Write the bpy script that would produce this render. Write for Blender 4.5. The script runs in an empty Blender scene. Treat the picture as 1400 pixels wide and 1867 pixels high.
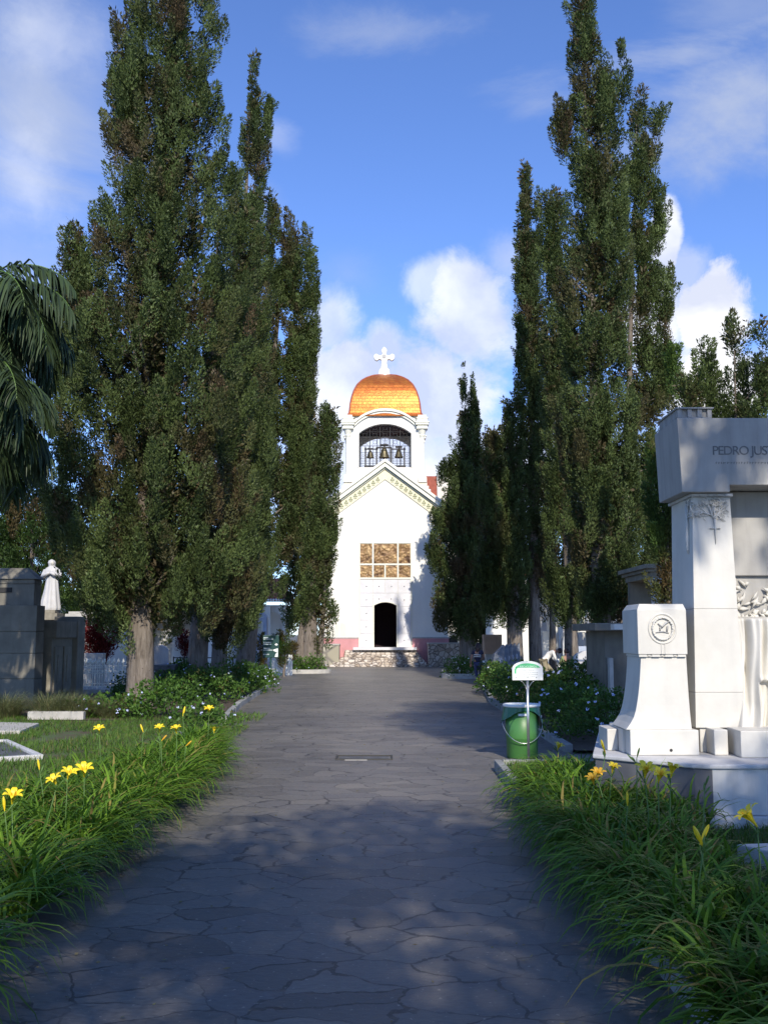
SUN_AZ, SUN_EL = 9.5, 33
SUN, SKY, SKY_DUST, SKY_TINT, CLOUD, EXPO = 5.0, .135, .4, (1.03, 1.22, 1.68), 1.15, 0.1
import bpy, math, random
import numpy as np
from mathutils import Vector, noise as mnoise
SC = bpy.context.scene
COL = SC.collection
R = math.radians
# ---------------------------------------------------------------- camera maths
F = 1815.0; HOR = 1155.0; CAMH = 2.0
PITCH = math.atan((HOR-933.5)/F)
cp, sp = math.cos(PITCH), math.sin(PITCH)
def ray(px, py):
    u = (px-700)/F; v = (933.5-py)/F
    y = cp - v*sp; z = sp + v*cp
    return u/y, z/y
def at(px, py, Y):
    a, b = ray(px, py)
    return Vector((a*Y, Y, CAMH+b*Y))
def gnd(px, py, z=0.0):
    a, b = ray(px, py)
    Y = (z-CAMH)/b
    return Vector((a*Y, Y, z))
def XZ(px, py, Y):
    p = at(px, py, Y); return (p.x, p.z)
WL = {}
# ---------------------------------------------------------------- materials
def nt(name):
    m = bpy.data.materials.new(name); m.use_nodes = True
    t = m.node_tree; b = t.nodes['Principled BSDF']
    return m, t, b
def N(t, typ, **kw):
    n = t.nodes.new(typ)
    for k, v in kw.items():
        if k.startswith('i_'):
            key = k[2:]
            key = int(key) if key.isdigit() else key.replace('_', ' ')
            n.inputs[key].default_value = v
        else: setattr(n, k, v)
    return n
def ramp(t, fac, stops):
    n = t.nodes.new('ShaderNodeValToRGB'); cr = n.color_ramp
    while len(cr.elements) < len(stops): cr.elements.new(0.5)
    for e, (p, c) in zip(cr.elements, stops):
        e.position = p; e.color = c if len(c) == 4 else (*c, 1)
    t.links.new(fac, n.inputs[0]); return n.outputs[0]
def mixc(t, fac, a, b, typ='MIX'):
    n = t.nodes.new('ShaderNodeMix'); n.data_type = 'RGBA'; n.blend_type = typ
    for inp, v in ((n.inputs[0], fac), (n.inputs[6], a), (n.inputs[7], b)):
        if hasattr(v, 'is_linked') or hasattr(v, 'links'): t.links.new(v, inp)
        else: inp.default_value = v if isinstance(v, (int, float)) else ((*v, 1) if len(v) == 3 else v)
    return n.outputs[2]
def mathn(t, op, a, b=None, clamp=False):
    n = t.nodes.new('ShaderNodeMath'); n.operation = op; n.use_clamp = clamp
    for i, v in enumerate((a, b)):
        if v is None: continue
        if hasattr(v, 'links'): t.links.new(v, n.inputs[i])
        else: n.inputs[i].default_value = v
    return n.outputs[0]
def bump(t, b, h, strength=.3, dist=.02):
    n = t.nodes.new('ShaderNodeBump'); n.inputs['Strength'].default_value = strength; n.inputs['Distance'].default_value = dist
    t.links.new(h, n.inputs['Height']); t.links.new(n.outputs[0], b.inputs['Normal'])
def pos(t, scale=(1, 1, 1)):
    g = t.nodes.new('ShaderNodeTexCoord'); m = t.nodes.new('ShaderNodeMapping')
    # world-scale coordinates: every mesh is built at true scale with an unrotated origin
    t.links.new(g.outputs['Object'], m.inputs[0]); m.inputs['Scale'].default_value = scale
    return m.outputs[0]
def noise(t, vec, scale, detail=5, rough=.55, dist=0.):
    n = N(t, 'ShaderNodeTexNoise'); n.inputs['Scale'].default_value = scale
    n.inputs['Detail'].default_value = detail; n.inputs['Roughness'].default_value = rough; n.inputs['Distortion'].default_value = dist
    t.links.new(vec, n.inputs['Vector']); return n.outputs['Fac']
MAT = {}
def simple(name, col, rough=.6, metal=0., var=.15, scale=3., bmp=0., streak=False, spec=.5, streak_amt=.5):
    m, t, b = nt(name)
    p = pos(t)
    n1 = noise(t, p, scale, 6, .6)
    lo = tuple(c*(1-var) for c in col); hi = tuple(min(1, c*(1+var*.6)) for c in col)
    c = ramp(t, n1, [(.3, lo), (.7, hi)])
    if streak:
        p2 = pos(t, (1, 1, .12)); n2 = noise(t, p2, scale*3.2, 5, .6)
        f = ramp(t, n2, [(.45, (0, 0, 0)), (.75, (1, 1, 1))])
        c = mixc(t, mathn(t, 'MULTIPLY', f, streak_amt), c, tuple(x*.5 for x in col))
    t.links.new(c, b.inputs['Base Color'])
    b.inputs['Roughness'].default_value = rough; b.inputs['Metallic'].default_value = metal
    b.inputs['Specular IOR Level'].default_value = spec
    if bmp: bump(t, b, noise(t, p, scale*8, 6, .6), .5, bmp)
    MAT[name] = m; return m
simple('church_white', (.77, .75, .68), .8, var=.06, scale=.5, bmp=.004, streak=True, streak_amt=.10)
simple('church_trim', (.78, .76, .64), .7, var=.06, scale=1.2)
simple('frieze_cream', (.74, .70, .50), .7, var=.08)
simple('trefoil_green', (.26, .28, .17), .7)
simple('line_green', (.28, .36, .26), .7)
simple('pink_plaster', (.55, .26, .27), .8, var=.12, scale=2)
simple('church_roof', (.33, .09, .055), .8, var=.25, scale=4, bmp=.02)
simple('iron_dark', (.028, .026, .024), .55)
simple('cover_frame', (.05, .047, .04), .8)
simple('bell_bronze', (.14, .12, .07), .45, .7)
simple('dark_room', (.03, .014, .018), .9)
simple('marble_white', (.60, .575, .52), .6, var=.13, scale=1.7, bmp=.003, streak=True, streak_amt=.16)
simple('marble_door', (.66, .65, .66), .4, var=.12, scale=1.5)
simple('marble_worn', (.60, .59, .57), .6, var=.16, scale=1.6, streak=True, bmp=.004)
simple('marble_grey', (.56, .55, .54), .6, var=.12, scale=2.2, streak=True, bmp=.003)
simple('marble_shaded', (.12, .12, .13), .7, var=.2, scale=2, streak=True, bmp=.003)
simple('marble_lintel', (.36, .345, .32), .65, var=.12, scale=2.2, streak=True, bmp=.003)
simple('marble_cool', (.30, .32, .37), .6, var=.2, scale=3)
simple('ornament_grey', (.42, .41, .39), .7, var=.2, scale=6)
simple('inscription', (.14, .14, .14), .8)
simple('granite_dark', (.19, .175, .14), .8, var=.35, scale=1.6, streak=True, bmp=.006)
simple('granite_mid', (.27, .245, .19), .8, var=.3, scale=2.6, streak=True, bmp=.006)
simple('joint_dark', (.03, .03, .03), .9)
simple('concrete_kerb', (.30, .30, .28), .85, var=.3, scale=5, bmp=.008)
simple('slab_pale', (.44, .42, .38), .85, var=.2, scale=3, bmp=.006)
simple('slab_dark', (.10, .10, .10), .6, var=.5, scale=5)
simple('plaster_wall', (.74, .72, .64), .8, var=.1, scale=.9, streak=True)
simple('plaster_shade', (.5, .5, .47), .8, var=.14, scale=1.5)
simple('tomb_blue', (.36, .41, .5), .7, var=.2, scale=3, bmp=.01)
simple('slate_tomb', (.13, .15, .18), .6, var=.35, scale=4)
simple('bin_green', (.06, .19, .045), .42, var=.12, scale=5)
simple('bag_green', (.02, .14, .07), .3, var=.2, scale=9)
simple('plastic_white', (.78, .80, .77), .4, var=.04)
simple('sign_white', (.82, .83, .80), .4, var=.03)
simple('sign_green', (.10, .52, .22), .45, var=.06)
simple('text_grey', (.35, .38, .36), .6)
simple('steel', (.55, .55, .53), .3, .85, var=.1)
simple('fence_paint', (.80, .78, .66), .6, var=.2, scale=8)
simple('board_green', (.018, .06, .055), .35, var=.2)
simple('board_text', (.55, .62, .62), .6)
simple('soil', (.085, .06, .04), .95, var=.35, scale=7, bmp=.03)
simple('petal_yellow', (.82, .62, .02), .5, var=.1, scale=20)
simple('petal_orange', (.75, .42, .02), .5, var=.1, scale=20)
simple('stalk_green', (.09, .17, .03), .6, var=.2)
simple('dry_bud', (.45, .2, .05), .7, var=.2)
simple('blossom_blue', (.50, .55, .80), .6, var=.15, scale=15)
simple('skin', (.36, .19, .12), .6, var=.08)
simple('hair_dark', (.03, .014, .01), .6)
simple('cloth_navy', (.02, .022, .05), .85, var=.2)
simple('cloth_denim', (.055, .065, .15), .85, var=.2)
simple('cloth_white', (.72, .70, .66), .8, var=.06)
simple('cloth_khaki', (.30, .26, .17), .85, var=.15)
simple('cloth_olive', (.20, .24, .10), .85, var=.15)
simple('cloth_black', (.02, .02, .022), .85)
simple('shoe_white', (.5, .5, .5), .6)
simple('clay_tile', (.36, .13, .07), .8, var=.3, scale=8, bmp=.01)
simple('planter_clay', (.45, .30, .2), .8)

def mat_dome():
    m, t, b = nt('dome_tiles')
    g = N(t, 'ShaderNodeTexCoord'); s = N(t, 'ShaderNodeSeparateXYZ'); t.links.new(g.outputs['Object'], s.inputs[0])
    c = N(t, 'ShaderNodeCombineXYZ')
    t.links.new(mathn(t, 'ADD', s.outputs[0], s.outputs[1]), c.inputs[0]); t.links.new(s.outputs[2], c.inputs[1])
    br = N(t, 'ShaderNodeTexBrick'); t.links.new(c.outputs[0], br.inputs['Vector'])
    br.inputs['Scale'].default_value = 1; br.inputs['Brick Width'].default_value = .34; br.inputs['Row Height'].default_value = .2
    br.inputs['Mortar Size'].default_value = .010; br.inputs['Mortar Smooth'].default_value = .3
    br.inputs['Color1'].default_value = (.56, .17, .03, 1); br.inputs['Color2'].default_value = (.44, .11, .022, 1); br.inputs['Mortar'].default_value = (.34, .11, .03, 1)
    n = noise(t, g.outputs['Object'], 3.0, 4)
    col = mixc(t, ramp(t, n, [(.4, (0, 0, 0)), (.65, (1, 1, 1))]), br.outputs['Color'], (.62, .24, .045))
    t.links.new(mixc(t, .35, br.outputs['Color'], col), b.inputs['Base Color'])
    b.inputs['Metallic'].default_value = .6; b.inputs['Roughness'].default_value = .45
    h = mathn(t, 'ADD', mathn(t, 'MULTIPLY', br.outputs['Fac'], -1.), mathn(t, 'MULTIPLY', noise(t, g.outputs['Object'], 9, 3), .8))
    bump(t, b, h, .6, .03)
    MAT['dome'] = m
mat_dome()
def mat_rubble(name, cols, scale, joint, bm=.03):
    m, t, b = nt(name); p = pos(t)
    v = N(t, 'ShaderNodeTexVoronoi'); v.inputs['Scale'].default_value = scale; t.links.new(p, v.inputs['Vector'])
    e = N(t, 'ShaderNodeTexVoronoi', feature='DISTANCE_TO_EDGE'); e.inputs['Scale'].default_value = scale; t.links.new(p, e.inputs['Vector'])
    sx = N(t, 'ShaderNodeSeparateColor'); t.links.new(v.outputs['Color'], sx.inputs[0])
    c = ramp(t, sx.outputs[0], [(0, cols[0]), (.5, cols[1]), (1, cols[2])])
    f = ramp(t, e.outputs['Distance'], [(.02, (1, 1, 1)), (.09, (0, 0, 0))])
    t.links.new(mixc(t, f, c, joint), b.inputs['Base Color']); b.inputs['Roughness'].default_value = .85
    bump(t, b, ramp(t, e.outputs['Distance'], [(0, (0, 0, 0)), (.15, (1, 1, 1))]), .8, bm)
    MAT[name] = m
mat_rubble('rubble', [(.34, .27, .21), (.55, .48, .40), (.66, .60, .54)], 3.6, (.15, .12, .10))
mat_rubble('rubble_cut', [(.33, .30, .22), (.45, .42, .32), (.40, .36, .30)], .9, (.2, .18, .15), .02)
def mat_relief():
    m, t, b = nt('bronze_relief'); p = pos(t)
    n = noise(t, p, 1.5, 4, .55, 1.6)
    c = ramp(t, n, [(.32, (.08, .04, .02)), (.48, (.27, .16, .07)), (.62, (.42, .28, .13)), (.75, (.20, .11, .05))])
    t.links.new(c, b.inputs['Base Color']); b.inputs['Metallic'].default_value = .25; b.inputs['Roughness'].default_value = .5
    bump(t, b, n, .9, .12); MAT['relief'] = m
mat_relief()
def mat_path():
    m, t, b = nt('slate_paving'); p = pos(t)
    nv = N(t, 'ShaderNodeTexNoise'); nv.inputs['Scale'].default_value = 2.2; nv.inputs['Detail'].default_value = 5; t.links.new(p, nv.inputs['Vector'])
    sub = N(t, 'ShaderNodeVectorMath', operation='MULTIPLY_ADD'); t.links.new(nv.outputs['Color'], sub.inputs[0])
    sub.inputs[1].default_value = (.55, .45, 0); t.links.new(p, sub.inputs[2])
    mp = N(t, 'ShaderNodeMapping'); mp.inputs['Scale'].default_value = (.82, 1.15, 1); t.links.new(sub.outputs[0], mp.inputs[0])
    e = N(t, 'ShaderNodeTexVoronoi', feature='DISTANCE_TO_EDGE', voronoi_dimensions='2D'); e.inputs['Scale'].default_value = 2.5; t.links.new(mp.outputs[0], e.inputs['Vector'])
    v = N(t, 'ShaderNodeTexVoronoi', voronoi_dimensions='2D'); v.inputs['Scale'].default_value = 2.5; t.links.new(mp.outputs[0], v.inputs['Vector'])
    sx = N(t, 'ShaderNodeSeparateColor'); t.links.new(v.outputs['Color'], sx.inputs[0])
    base = ramp(t, sx.outputs[0], [(0, (.118, .110, .098)), (.4, (.166, .155, .136)), (.7, (.142, .135, .126)), (1, (.19, .175, .15))])
    big = noise(t, p, .35, 4)
    base = mixc(t, 1.0, base, ramp(t, big, [(.3, (.78, .78, .8)), (.7, (1.12, 1.1, 1.06))]), 'MULTIPLY')
    fine = noise(t, pos(t, (1, 2.2, 1)), 16, 7, .68)
    base = mixc(t, 1.0, base, ramp(t, fine, [(.3, (.62, .63, .66)), (.7, (1.34, 1.31, 1.26))]), 'MULTIPLY')
    # cracks fade in and out and change width
    nm = noise(t, p, 1.1, 4, .7)
    w = ramp(t, nm, [(.38, (.0, .0, .0)), (.60, (.060, .060, .060))])
    wv = mathn(t, 'ADD', w, mathn(t, 'MULTIPLY', noise(t, p, 9, 4), .010))
    ck = mathn(t, 'GREATER_THAN', wv, mathn(t, 'MULTIPLY', e.outputs['Distance'], 1.7))
    soft = mathn(t, 'MULTIPLY', ck, ramp(t, nm, [(.37, (.10, .10, .10)), (.56, (.8, .8, .8))]))
    col = mixc(t, soft, base, (.028, .027, .025))
    # pale broken mortar flakes beside some joints
    fl = mathn(t, 'MULTIPLY', ramp(t, noise(t, pos(t, (1, 1.8, 1)), 5, 5, .75), [(.66, (0, 0, 0)), (.70, (1, 1, 1))]), ramp(t, e.outputs['Distance'], [(.03, (1, 1, 1)), (.06, (0, 0, 0))]))
    col = mixc(t, mathn(t, 'MULTIPLY', fl, .6), col, (.42, .39, .35))
    sp_ = ramp(t, noise(t, p, 30, 2, .5), [(.68, (0, 0, 0)), (.71, (1, 1, 1))])
    col = mixc(t, mathn(t, 'MULTIPLY', sp_, .6), col, (.40, .36, .29))
    t.links.new(col, b.inputs['Base Color'])
    t.links.new(ramp(t, fine, [(.3, (.42, .42, .42)), (.7, (.62, .62, .62))]), b.inputs['Roughness'])
    h = mathn(t, 'SUBTRACT', mathn(t, 'ADD', mathn(t, 'MULTIPLY', fine, .35), mathn(t, 'MULTIPLY', noise(t, p, 3.5, 4), .9)), mathn(t, 'MULTIPLY', soft, 1.3))
    h = mathn(t, 'ADD', h, mathn(t, 'MULTIPLY', sx.outputs[1], .3))
    bump(t, b, h, .55, .018)
    MAT['path'] = m
mat_path()
def mat_lawn():
    m, t, b = nt('lawn_ground'); p = pos(t)
    c = ramp(t, noise(t, p, 1.1, 6, .65), [(.38, (.085, .06, .035)), (.52, (.07, .10, .03)), (.7, (.06, .12, .028))])
    t.links.new(c, b.inputs['Base Color']); b.inputs['Roughness'].default_value = .95
    bump(t, b, noise(t, p, 22, 5), .6, .03); MAT['lawn'] = m
    m, t, b = nt('far_ground'); p = pos(t)
    c = ramp(t, noise(t, p, .3, 6, .65), [(.4, (.10, .10, .09)), (.6, (.15, .145, .13))])
    t.links.new(c, b.inputs['Base Color']); b.inputs['Roughness'].default_value = .95
    MAT['ground'] = m
mat_lawn()
def mat_leaf(name, dark, light, brown=(.11, .06, .03), trans=.25, rough=.55, spec=.25):
    m = bpy.data.materials.new(name); m.use_nodes = True; t = m.node_tree; b = t.nodes['Principled BSDF']; out = t.nodes['Material Output']
    a = N(t, 'ShaderNodeAttribute', attribute_name='tint'); s = N(t, 'ShaderNodeSeparateColor'); t.links.new(a.outputs['Color'], s.inputs[0])
    c = mixc(t, s.outputs[0], dark, light); c = mixc(t, s.outputs[1], c, brown)
    t.links.new(c, b.inputs['Base Color']); b.inputs['Roughness'].default_value = rough; b.inputs['Specular IOR Level'].default_value = spec
    tr = N(t, 'ShaderNodeBsdfTranslucent'); t.links.new(mixc(t, .5, c, (.30, .45, .05), 'MULTIPLY') if False else c, tr.inputs[0])
    mx = N(t, 'ShaderNodeMixShader'); mx.inputs[0].default_value = trans
    t.links.new(b.outputs[0], mx.inputs[1]); t.links.new(tr.outputs[0], mx.inputs[2]); t.links.new(mx.outputs[0], out.inputs[0])
    MAT[name] = m
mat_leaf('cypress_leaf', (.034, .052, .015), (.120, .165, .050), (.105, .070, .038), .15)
mat_leaf('lily_leaf', (.045, .115, .012), (.21, .36, .035), (.36, .25, .08), .35, .5, .22)
mat_leaf('shrub_leaf', (.03, .07, .014), (.10, .20, .03), (.12, .08, .03), .3, .5)
mat_leaf('lawn_leaf', (.05, .11, .018), (.13, .23, .035), (.22, .16, .07), .3, .6)
mat_leaf('palm_leaf', (.025, .05, .018), (.09, .16, .05), (.14, .10, .05), .2, .45, .4)
mat_leaf('palm_shaded', (.016, .030, .014), (.05, .085, .03), (.14, .10, .05), .12, .5, .3)  # darker copy of the palm leaf, shade on the left palms put into its colour
mat_leaf('red_leaf', (.07, .006, .008), (.24, .025, .02), (.10, .02, .01), .25)
mat_leaf('tree_leaf', (.03, .065, .015), (.12, .19, .04), (.14, .08, .04), .3)
mat_leaf('fine_grass', (.10, .12, .045), (.24, .27, .11), (.26, .20, .11), .3)
def mat_bark():
    m, t, b = nt('bark'); 
    n = noise(t, pos(t, (1, 1, .13)), 14, 6, .7, .6)
    c = ramp(t, n, [(.3, (.06, .045, .035)), (.5, (.17, .14, .11)), (.72, (.27, .23, .19))])
    kn = ramp(t, noise(t, pos(t), 6, 3, .5), [(.66, (0, 0, 0)), (.72, (1, 1, 1))])
    t.links.new(mixc(t, kn, c, (.07, .05, .04)), b.inputs['Base Color']); b.inputs['Roughness'].default_value = .9
    bump(t, b, n, 1., .05); MAT['bark'] = m
mat_bark()

# ---------------------------------------------------------------- object helpers
def tag(o, label=None, cat=None, group=None, kind=None):
    if label: o['label'] = label
    if cat: o['category'] = cat
    if group: o['group'] = group
    if kind: o['kind'] = kind
    return o
def thing(name, label, cat, loc=(0, 0, 0), group=None):
    o = bpy.data.objects.new(name, None); COL.objects.link(o); o.location = loc; o.empty_display_size = .1
    WL[o.name] = Vector(loc); return tag(o, label, cat, group)
def link(name, me, mat, parent=None, origin=None):
    o = bpy.data.objects.new(name, me); COL.objects.link(o)
    for x in (mat if isinstance(mat, (list, tuple)) else [mat]): me.materials.append(MAT[x] if isinstance(x, str) else x)
    if parent is not None:
        o.parent = parent; w = WL[parent.name]
    else:
        w = Vector(origin) if origin is not None else Vector((0, 0, 0)); o.location = w
    if w.length > 0: me.transform(__import__('mathutils').Matrix.Translation(-w))
    WL[o.name] = w
    return o
class MB:
    def __init__(s): s.v = []; s.f = []; s.m = []; s.cm = 0; s.xf = None
    def add(s, vs, fs):
        k = len(s.v)
        for v in vs:
            v = Vector(v)
            s.v.append(s.xf @ v if s.xf is not None else v)
        for f in fs: s.f.append([i+k for i in f]); s.m.append(s.cm)
    def box(s, x0, x1, y0, y1, z0, z1):
        s.add([(x0, y0, z0), (x1, y0, z0), (x1, y1, z0), (x0, y1, z0), (x0, y0, z1), (x1, y0, z1), (x1, y1, z1), (x0, y1, z1)],
              [(0, 3, 2, 1), (4, 5, 6, 7), (0, 1, 5, 4), (1, 2, 6, 5), (2, 3, 7, 6), (3, 0, 4, 7)])
    def frus(s, a, b):       # a,b = (x0,x1,y0,y1,z)
        x0, x1, y0, y1, z = a; X0, X1, Y0, Y1, Z = b
        s.add([(x0, y0, z), (x1, y0, z), (x1, y1, z), (x0, y1, z), (X0, Y0, Z), (X1, Y0, Z), (X1, Y1, Z), (X0, Y1, Z)],
              [(0, 3, 2, 1), (4, 5, 6, 7), (0, 1, 5, 4), (1, 2, 6, 5), (2, 3, 7, 6), (3, 0, 4, 7)])
    def prism(s, pts, y0, y1):     # outline in XZ, extruded along Y
        n = len(pts); vs = [(p[0], y0, p[1]) for p in pts]+[(p[0], y1, p[1]) for p in pts]
        fs = [tuple(range(n)), tuple(range(2*n-1, n-1, -1))]+[(i, (i+n), (i+1) % n+n, (i+1) % n) for i in range(n)]
        s.add(vs, fs)
    def plan(s, pts, z0, z1):      # outline in XY, extruded up
        n = len(pts); vs = [(p[0], p[1], z0) for p in pts]+[(p[0], p[1], z1) for p in pts]
        fs = [tuple(range(n-1, -1, -1)), tuple(range(n, 2*n))]+[(i, (i+1) % n, (i+1) % n+n, i+n) for i in range(n)]
        s.add(vs, fs)
    def lathe(s, prof, c, n=20, cap=True):   # prof = [(r,z)]
        vs = []; fs = []
        for r, z in prof:
            for k in range(n):
                a = 2*math.pi*k/n; vs.append((c[0]+r*math.cos(a), c[1]+r*math.sin(a), c[2]+z))
        for i in range(len(prof)-1):
            for k in range(n): fs.append((i*n+k, i*n+(k+1) % n, (i+1)*n+(k+1) % n, (i+1)*n+k))
        if cap: fs.append(tuple(range(n-1, -1, -1))); fs.append(tuple((len(prof)-1)*n+k for k in range(n)))
        s.add(vs, fs)
    def tube(s, pts, rad, n=8, cap=True):
        pts = [Vector(p) for p in pts]; rad = rad if isinstance(rad, (list, tuple)) else [rad]*len(pts)
        vs = []; fs = []; up = Vector((.13, .27, 1)).normalized(); prev = None
        for i, p in enumerate(pts):
            d = (pts[min(i+1, len(pts)-1)]-pts[max(i-1, 0)]).normalized()
            if prev is None:
                u = d.cross(up)
                if u.length < .05: u = d.cross(Vector((1, 0, 0)))
            else: u = prev-d*prev.dot(d)
            u.normalize(); w = d.cross(u); prev = u
            for k in range(n):
                a = 2*math.pi*k/n; vs.append(p+(u*math.cos(a)+w*math.sin(a))*rad[i])
        for i in range(len(pts)-1):
            for k in range(n): fs.append((i*n+k, i*n+(k+1) % n, (i+1)*n+(k+1) % n, (i+1)*n+k))
        if cap: fs.append(tuple(range(n-1, -1, -1))); fs.append(tuple((len(pts)-1)*n+k for k in range(n)))
        s.add(vs, fs)
    def grid(s, fn, nu, nv):
        vs = [fn(i/nu, j/nv) for j in range(nv+1) for i in range(nu+1)]
        fs = [(j*(nu+1)+i, j*(nu+1)+i+1, (j+1)*(nu+1)+i+1, (j+1)*(nu+1)+i) for j in range(nv) for i in range(nu)]
        s.add(vs, fs)
    def ball(s, c, rx, ry, rz, n=10, m=7):
        vs = []; fs = []
        for j in range(m+1):
            ph = math.pi*j/m
            for k in range(n):
                a = 2*math.pi*k/n; vs.append((c[0]+rx*math.sin(ph)*math.cos(a), c[1]+ry*math.sin(ph)*math.sin(a), c[2]-rz*math.cos(ph)))
        for j in range(m):
            for k in range(n): fs.append((j*n+k, j*n+(k+1) % n, (j+1)*n+(k+1) % n, (j+1)*n+k))
        s.add(vs, fs)
    def build(s, name, mat, parent=None, smooth=False, bevel=0., origin=None, segs=2, recalc=True):
        me = bpy.data.meshes.new(name); me.from_pydata([tuple(v) for v in s.v], [], s.f); 
        if s.cm: me.polygons.foreach_set('material_index', s.m)
        if recalc:
            import bmesh
            bm = bmesh.new(); bm.from_mesh(me); bmesh.ops.recalc_face_normals(bm, faces=bm.faces)
            if bevel: bmesh.ops.bevel(bm, geom=[e for e in bm.edges if len(e.link_faces) == 2 and e.calc_face_angle(0) > .5], offset=bevel, segments=segs, affect='EDGES', profile=.6)
            bm.to_mesh(me); bm.free()
        if smooth: me.polygons.foreach_set('use_smooth', [True]*len(me.polygons))
        return link(name, me, mat, parent, origin)
def npmesh(name, V, Fq, mat, parent=None, tint=None, origin=None, smooth=False):
    """V (n,3), Fq (m,4) quads -> mesh; tint (n,3) point colour"""
    me = bpy.data.meshes.new(name); V = np.asarray(V, dtype=np.float32); Fq = np.asarray(Fq, dtype=np.int32); m = len(Fq); k = Fq.shape[1]
    me.vertices.add(len(V)); me.vertices.foreach_set('co', V.ravel())
    me.loops.add(m*k); me.loops.foreach_set('vertex_index', Fq.ravel())
    me.polygons.add(m); me.polygons.foreach_set('loop_start', np.arange(0, m*k, k, dtype=np.int32))
    me.update(calc_edges=True)
    if tint is not None:
        a = me.attributes.new('tint', 'FLOAT_COLOR', 'POINT'); c = np.ones((len(V), 4), dtype=np.float32); c[:, :3] = tint
        a.data.foreach_set('color', c.ravel())
    if smooth: me.polygons.foreach_set('use_smooth', np.ones(m, dtype=bool))
    return link(name, me, mat, parent, origin)
def text_mesh(name, s, size, mat, parent, loc, rotz=0., ext=.004, align='LEFT', spacing=1.0):
    c = bpy.data.curves.new(name, 'FONT'); c.body = s; c.size = size; c.extrude = ext; c.align_x = align; c.space_character = spacing
    o = bpy.data.objects.new(name, c); COL.objects.link(o)
    bpy.context.view_layer.update()
    me = bpy.data.meshes.new_from_object(o.evaluated_get(bpy.context.evaluated_depsgraph_get())); bpy.data.objects.remove(o)
    from mathutils import Matrix
    me.transform(Matrix.Translation(Vector(loc)) @ Matrix.Rotation(rotz, 4, 'Z') @ Matrix.Rotation(R(90), 4, 'X'))
    me.materials.clear()
    return link(name, me, mat, parent)
def unit(v): return v/np.maximum(np.linalg.norm(v, axis=1, keepdims=True), 1e-9)
# ---------------------------------------------------------------- foliage
def kites(rng, P, D, L, W, tint, hint=None):
    """leaf-sized kites at P pointing along D"""
    n = len(P); S = unit(np.cross(D, rng.normal(size=(n, 3)) if hint is None else hint+rng.normal(size=(n, 3))*.38))
    Lc = L[:, None]; Wc = W[:, None]
    V = np.stack([P, P+D*Lc*.45+S*Wc, P+D*Lc, P+D*Lc*.45-S*Wc], 1).reshape(-1, 3)
    return V, np.arange(n*4).reshape(n, 4), np.repeat(tint, 4, axis=0)
def tufts(rng, C, A, H, Rt, per, L, W, T, spread=.7, jit=.5):
    n = len(C); k = np.repeat(np.arange(n), per); m = len(k)
    A = unit(A); U_ = unit(np.cross(A, rng.normal(size=(n, 3)))); B = np.cross(A, U_)
    t = rng.uniform(-1, 1, m); ph = rng.uniform(0, 2*np.pi, m)
    rad = Rt[k]*np.sqrt(1-t*t*.96)*(1-.42*t)*rng.uniform(0, 1, m)**.28
    rd = U_[k]*np.cos(ph)[:, None]+B[k]*np.sin(ph)[:, None]
    P = C[k]+A[k]*(t*H[k])[:, None]+rd*rad[:, None]
    D = unit(A[k]*.8+rd*spread+rng.normal(size=(m, 3))*jit*.5)
    l = L*rng.uniform(.6, 1.3, m); w = W*rng.uniform(.6, 1.3, m)
    tt = T[k].copy(); tt[:, 0] = np.clip(tt[:, 0]+rng.normal(size=m)*.14, 0, 1); tt[:, 1] = np.clip(tt[:, 1]+rng.normal(size=m)*.04, 0, 1)
    return kites(rng, P, D, l, w, tt, rd)
def join(parts):
    off = 0; V = []; Fq = []; T = []
    for v, f, t in parts: V.append(v); Fq.append(f+off); T.append(t); off += len(v)
    return np.concatenate(V), np.concatenate(Fq), np.concatenate(T)
def trunk_mb(pts, rad, n=12, seed=0, rough=.12):
    """bark tube with lumpy section"""
    mb = MB(); rr = random.Random(seed); vs = []; fs = []
    for i, p in enumerate(pts):
        for k in range(n):
            a = 2*math.pi*k/n
            q = rad[i]*(1+rough*mnoise.noise(Vector((math.cos(a)*1.7+seed, math.sin(a)*1.7, p[2]*.5)))*2+.05*math.cos(5*a+seed))
            if i == 0: q *= 1.35+.25*math.cos(4*a+seed)
            vs.append((p[0]+q*math.cos(a), p[1]+q*math.sin(a), p[2]))
    for i in range(len(pts)-1):
        for k in range(n): fs.append((i*n+k, i*n+(k+1) % n, (i+1)*n+(k+1) % n, (i+1)*n+k))
    mb.add(vs, fs); return mb
def profile(lobe, Y):
    zs = []; cx = []; rr = []
    for py, l, r in lobe:
        xl, z = XZ(l, py, Y); xr, _ = XZ(r, py, Y)
        zs.append(z); cx.append((xl+xr)/2); rr.append((xr-xl)/2)
    o = np.argsort(zs); return np.array(zs)[o], np.array(cx)[o], np.array(rr)[o]
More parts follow.
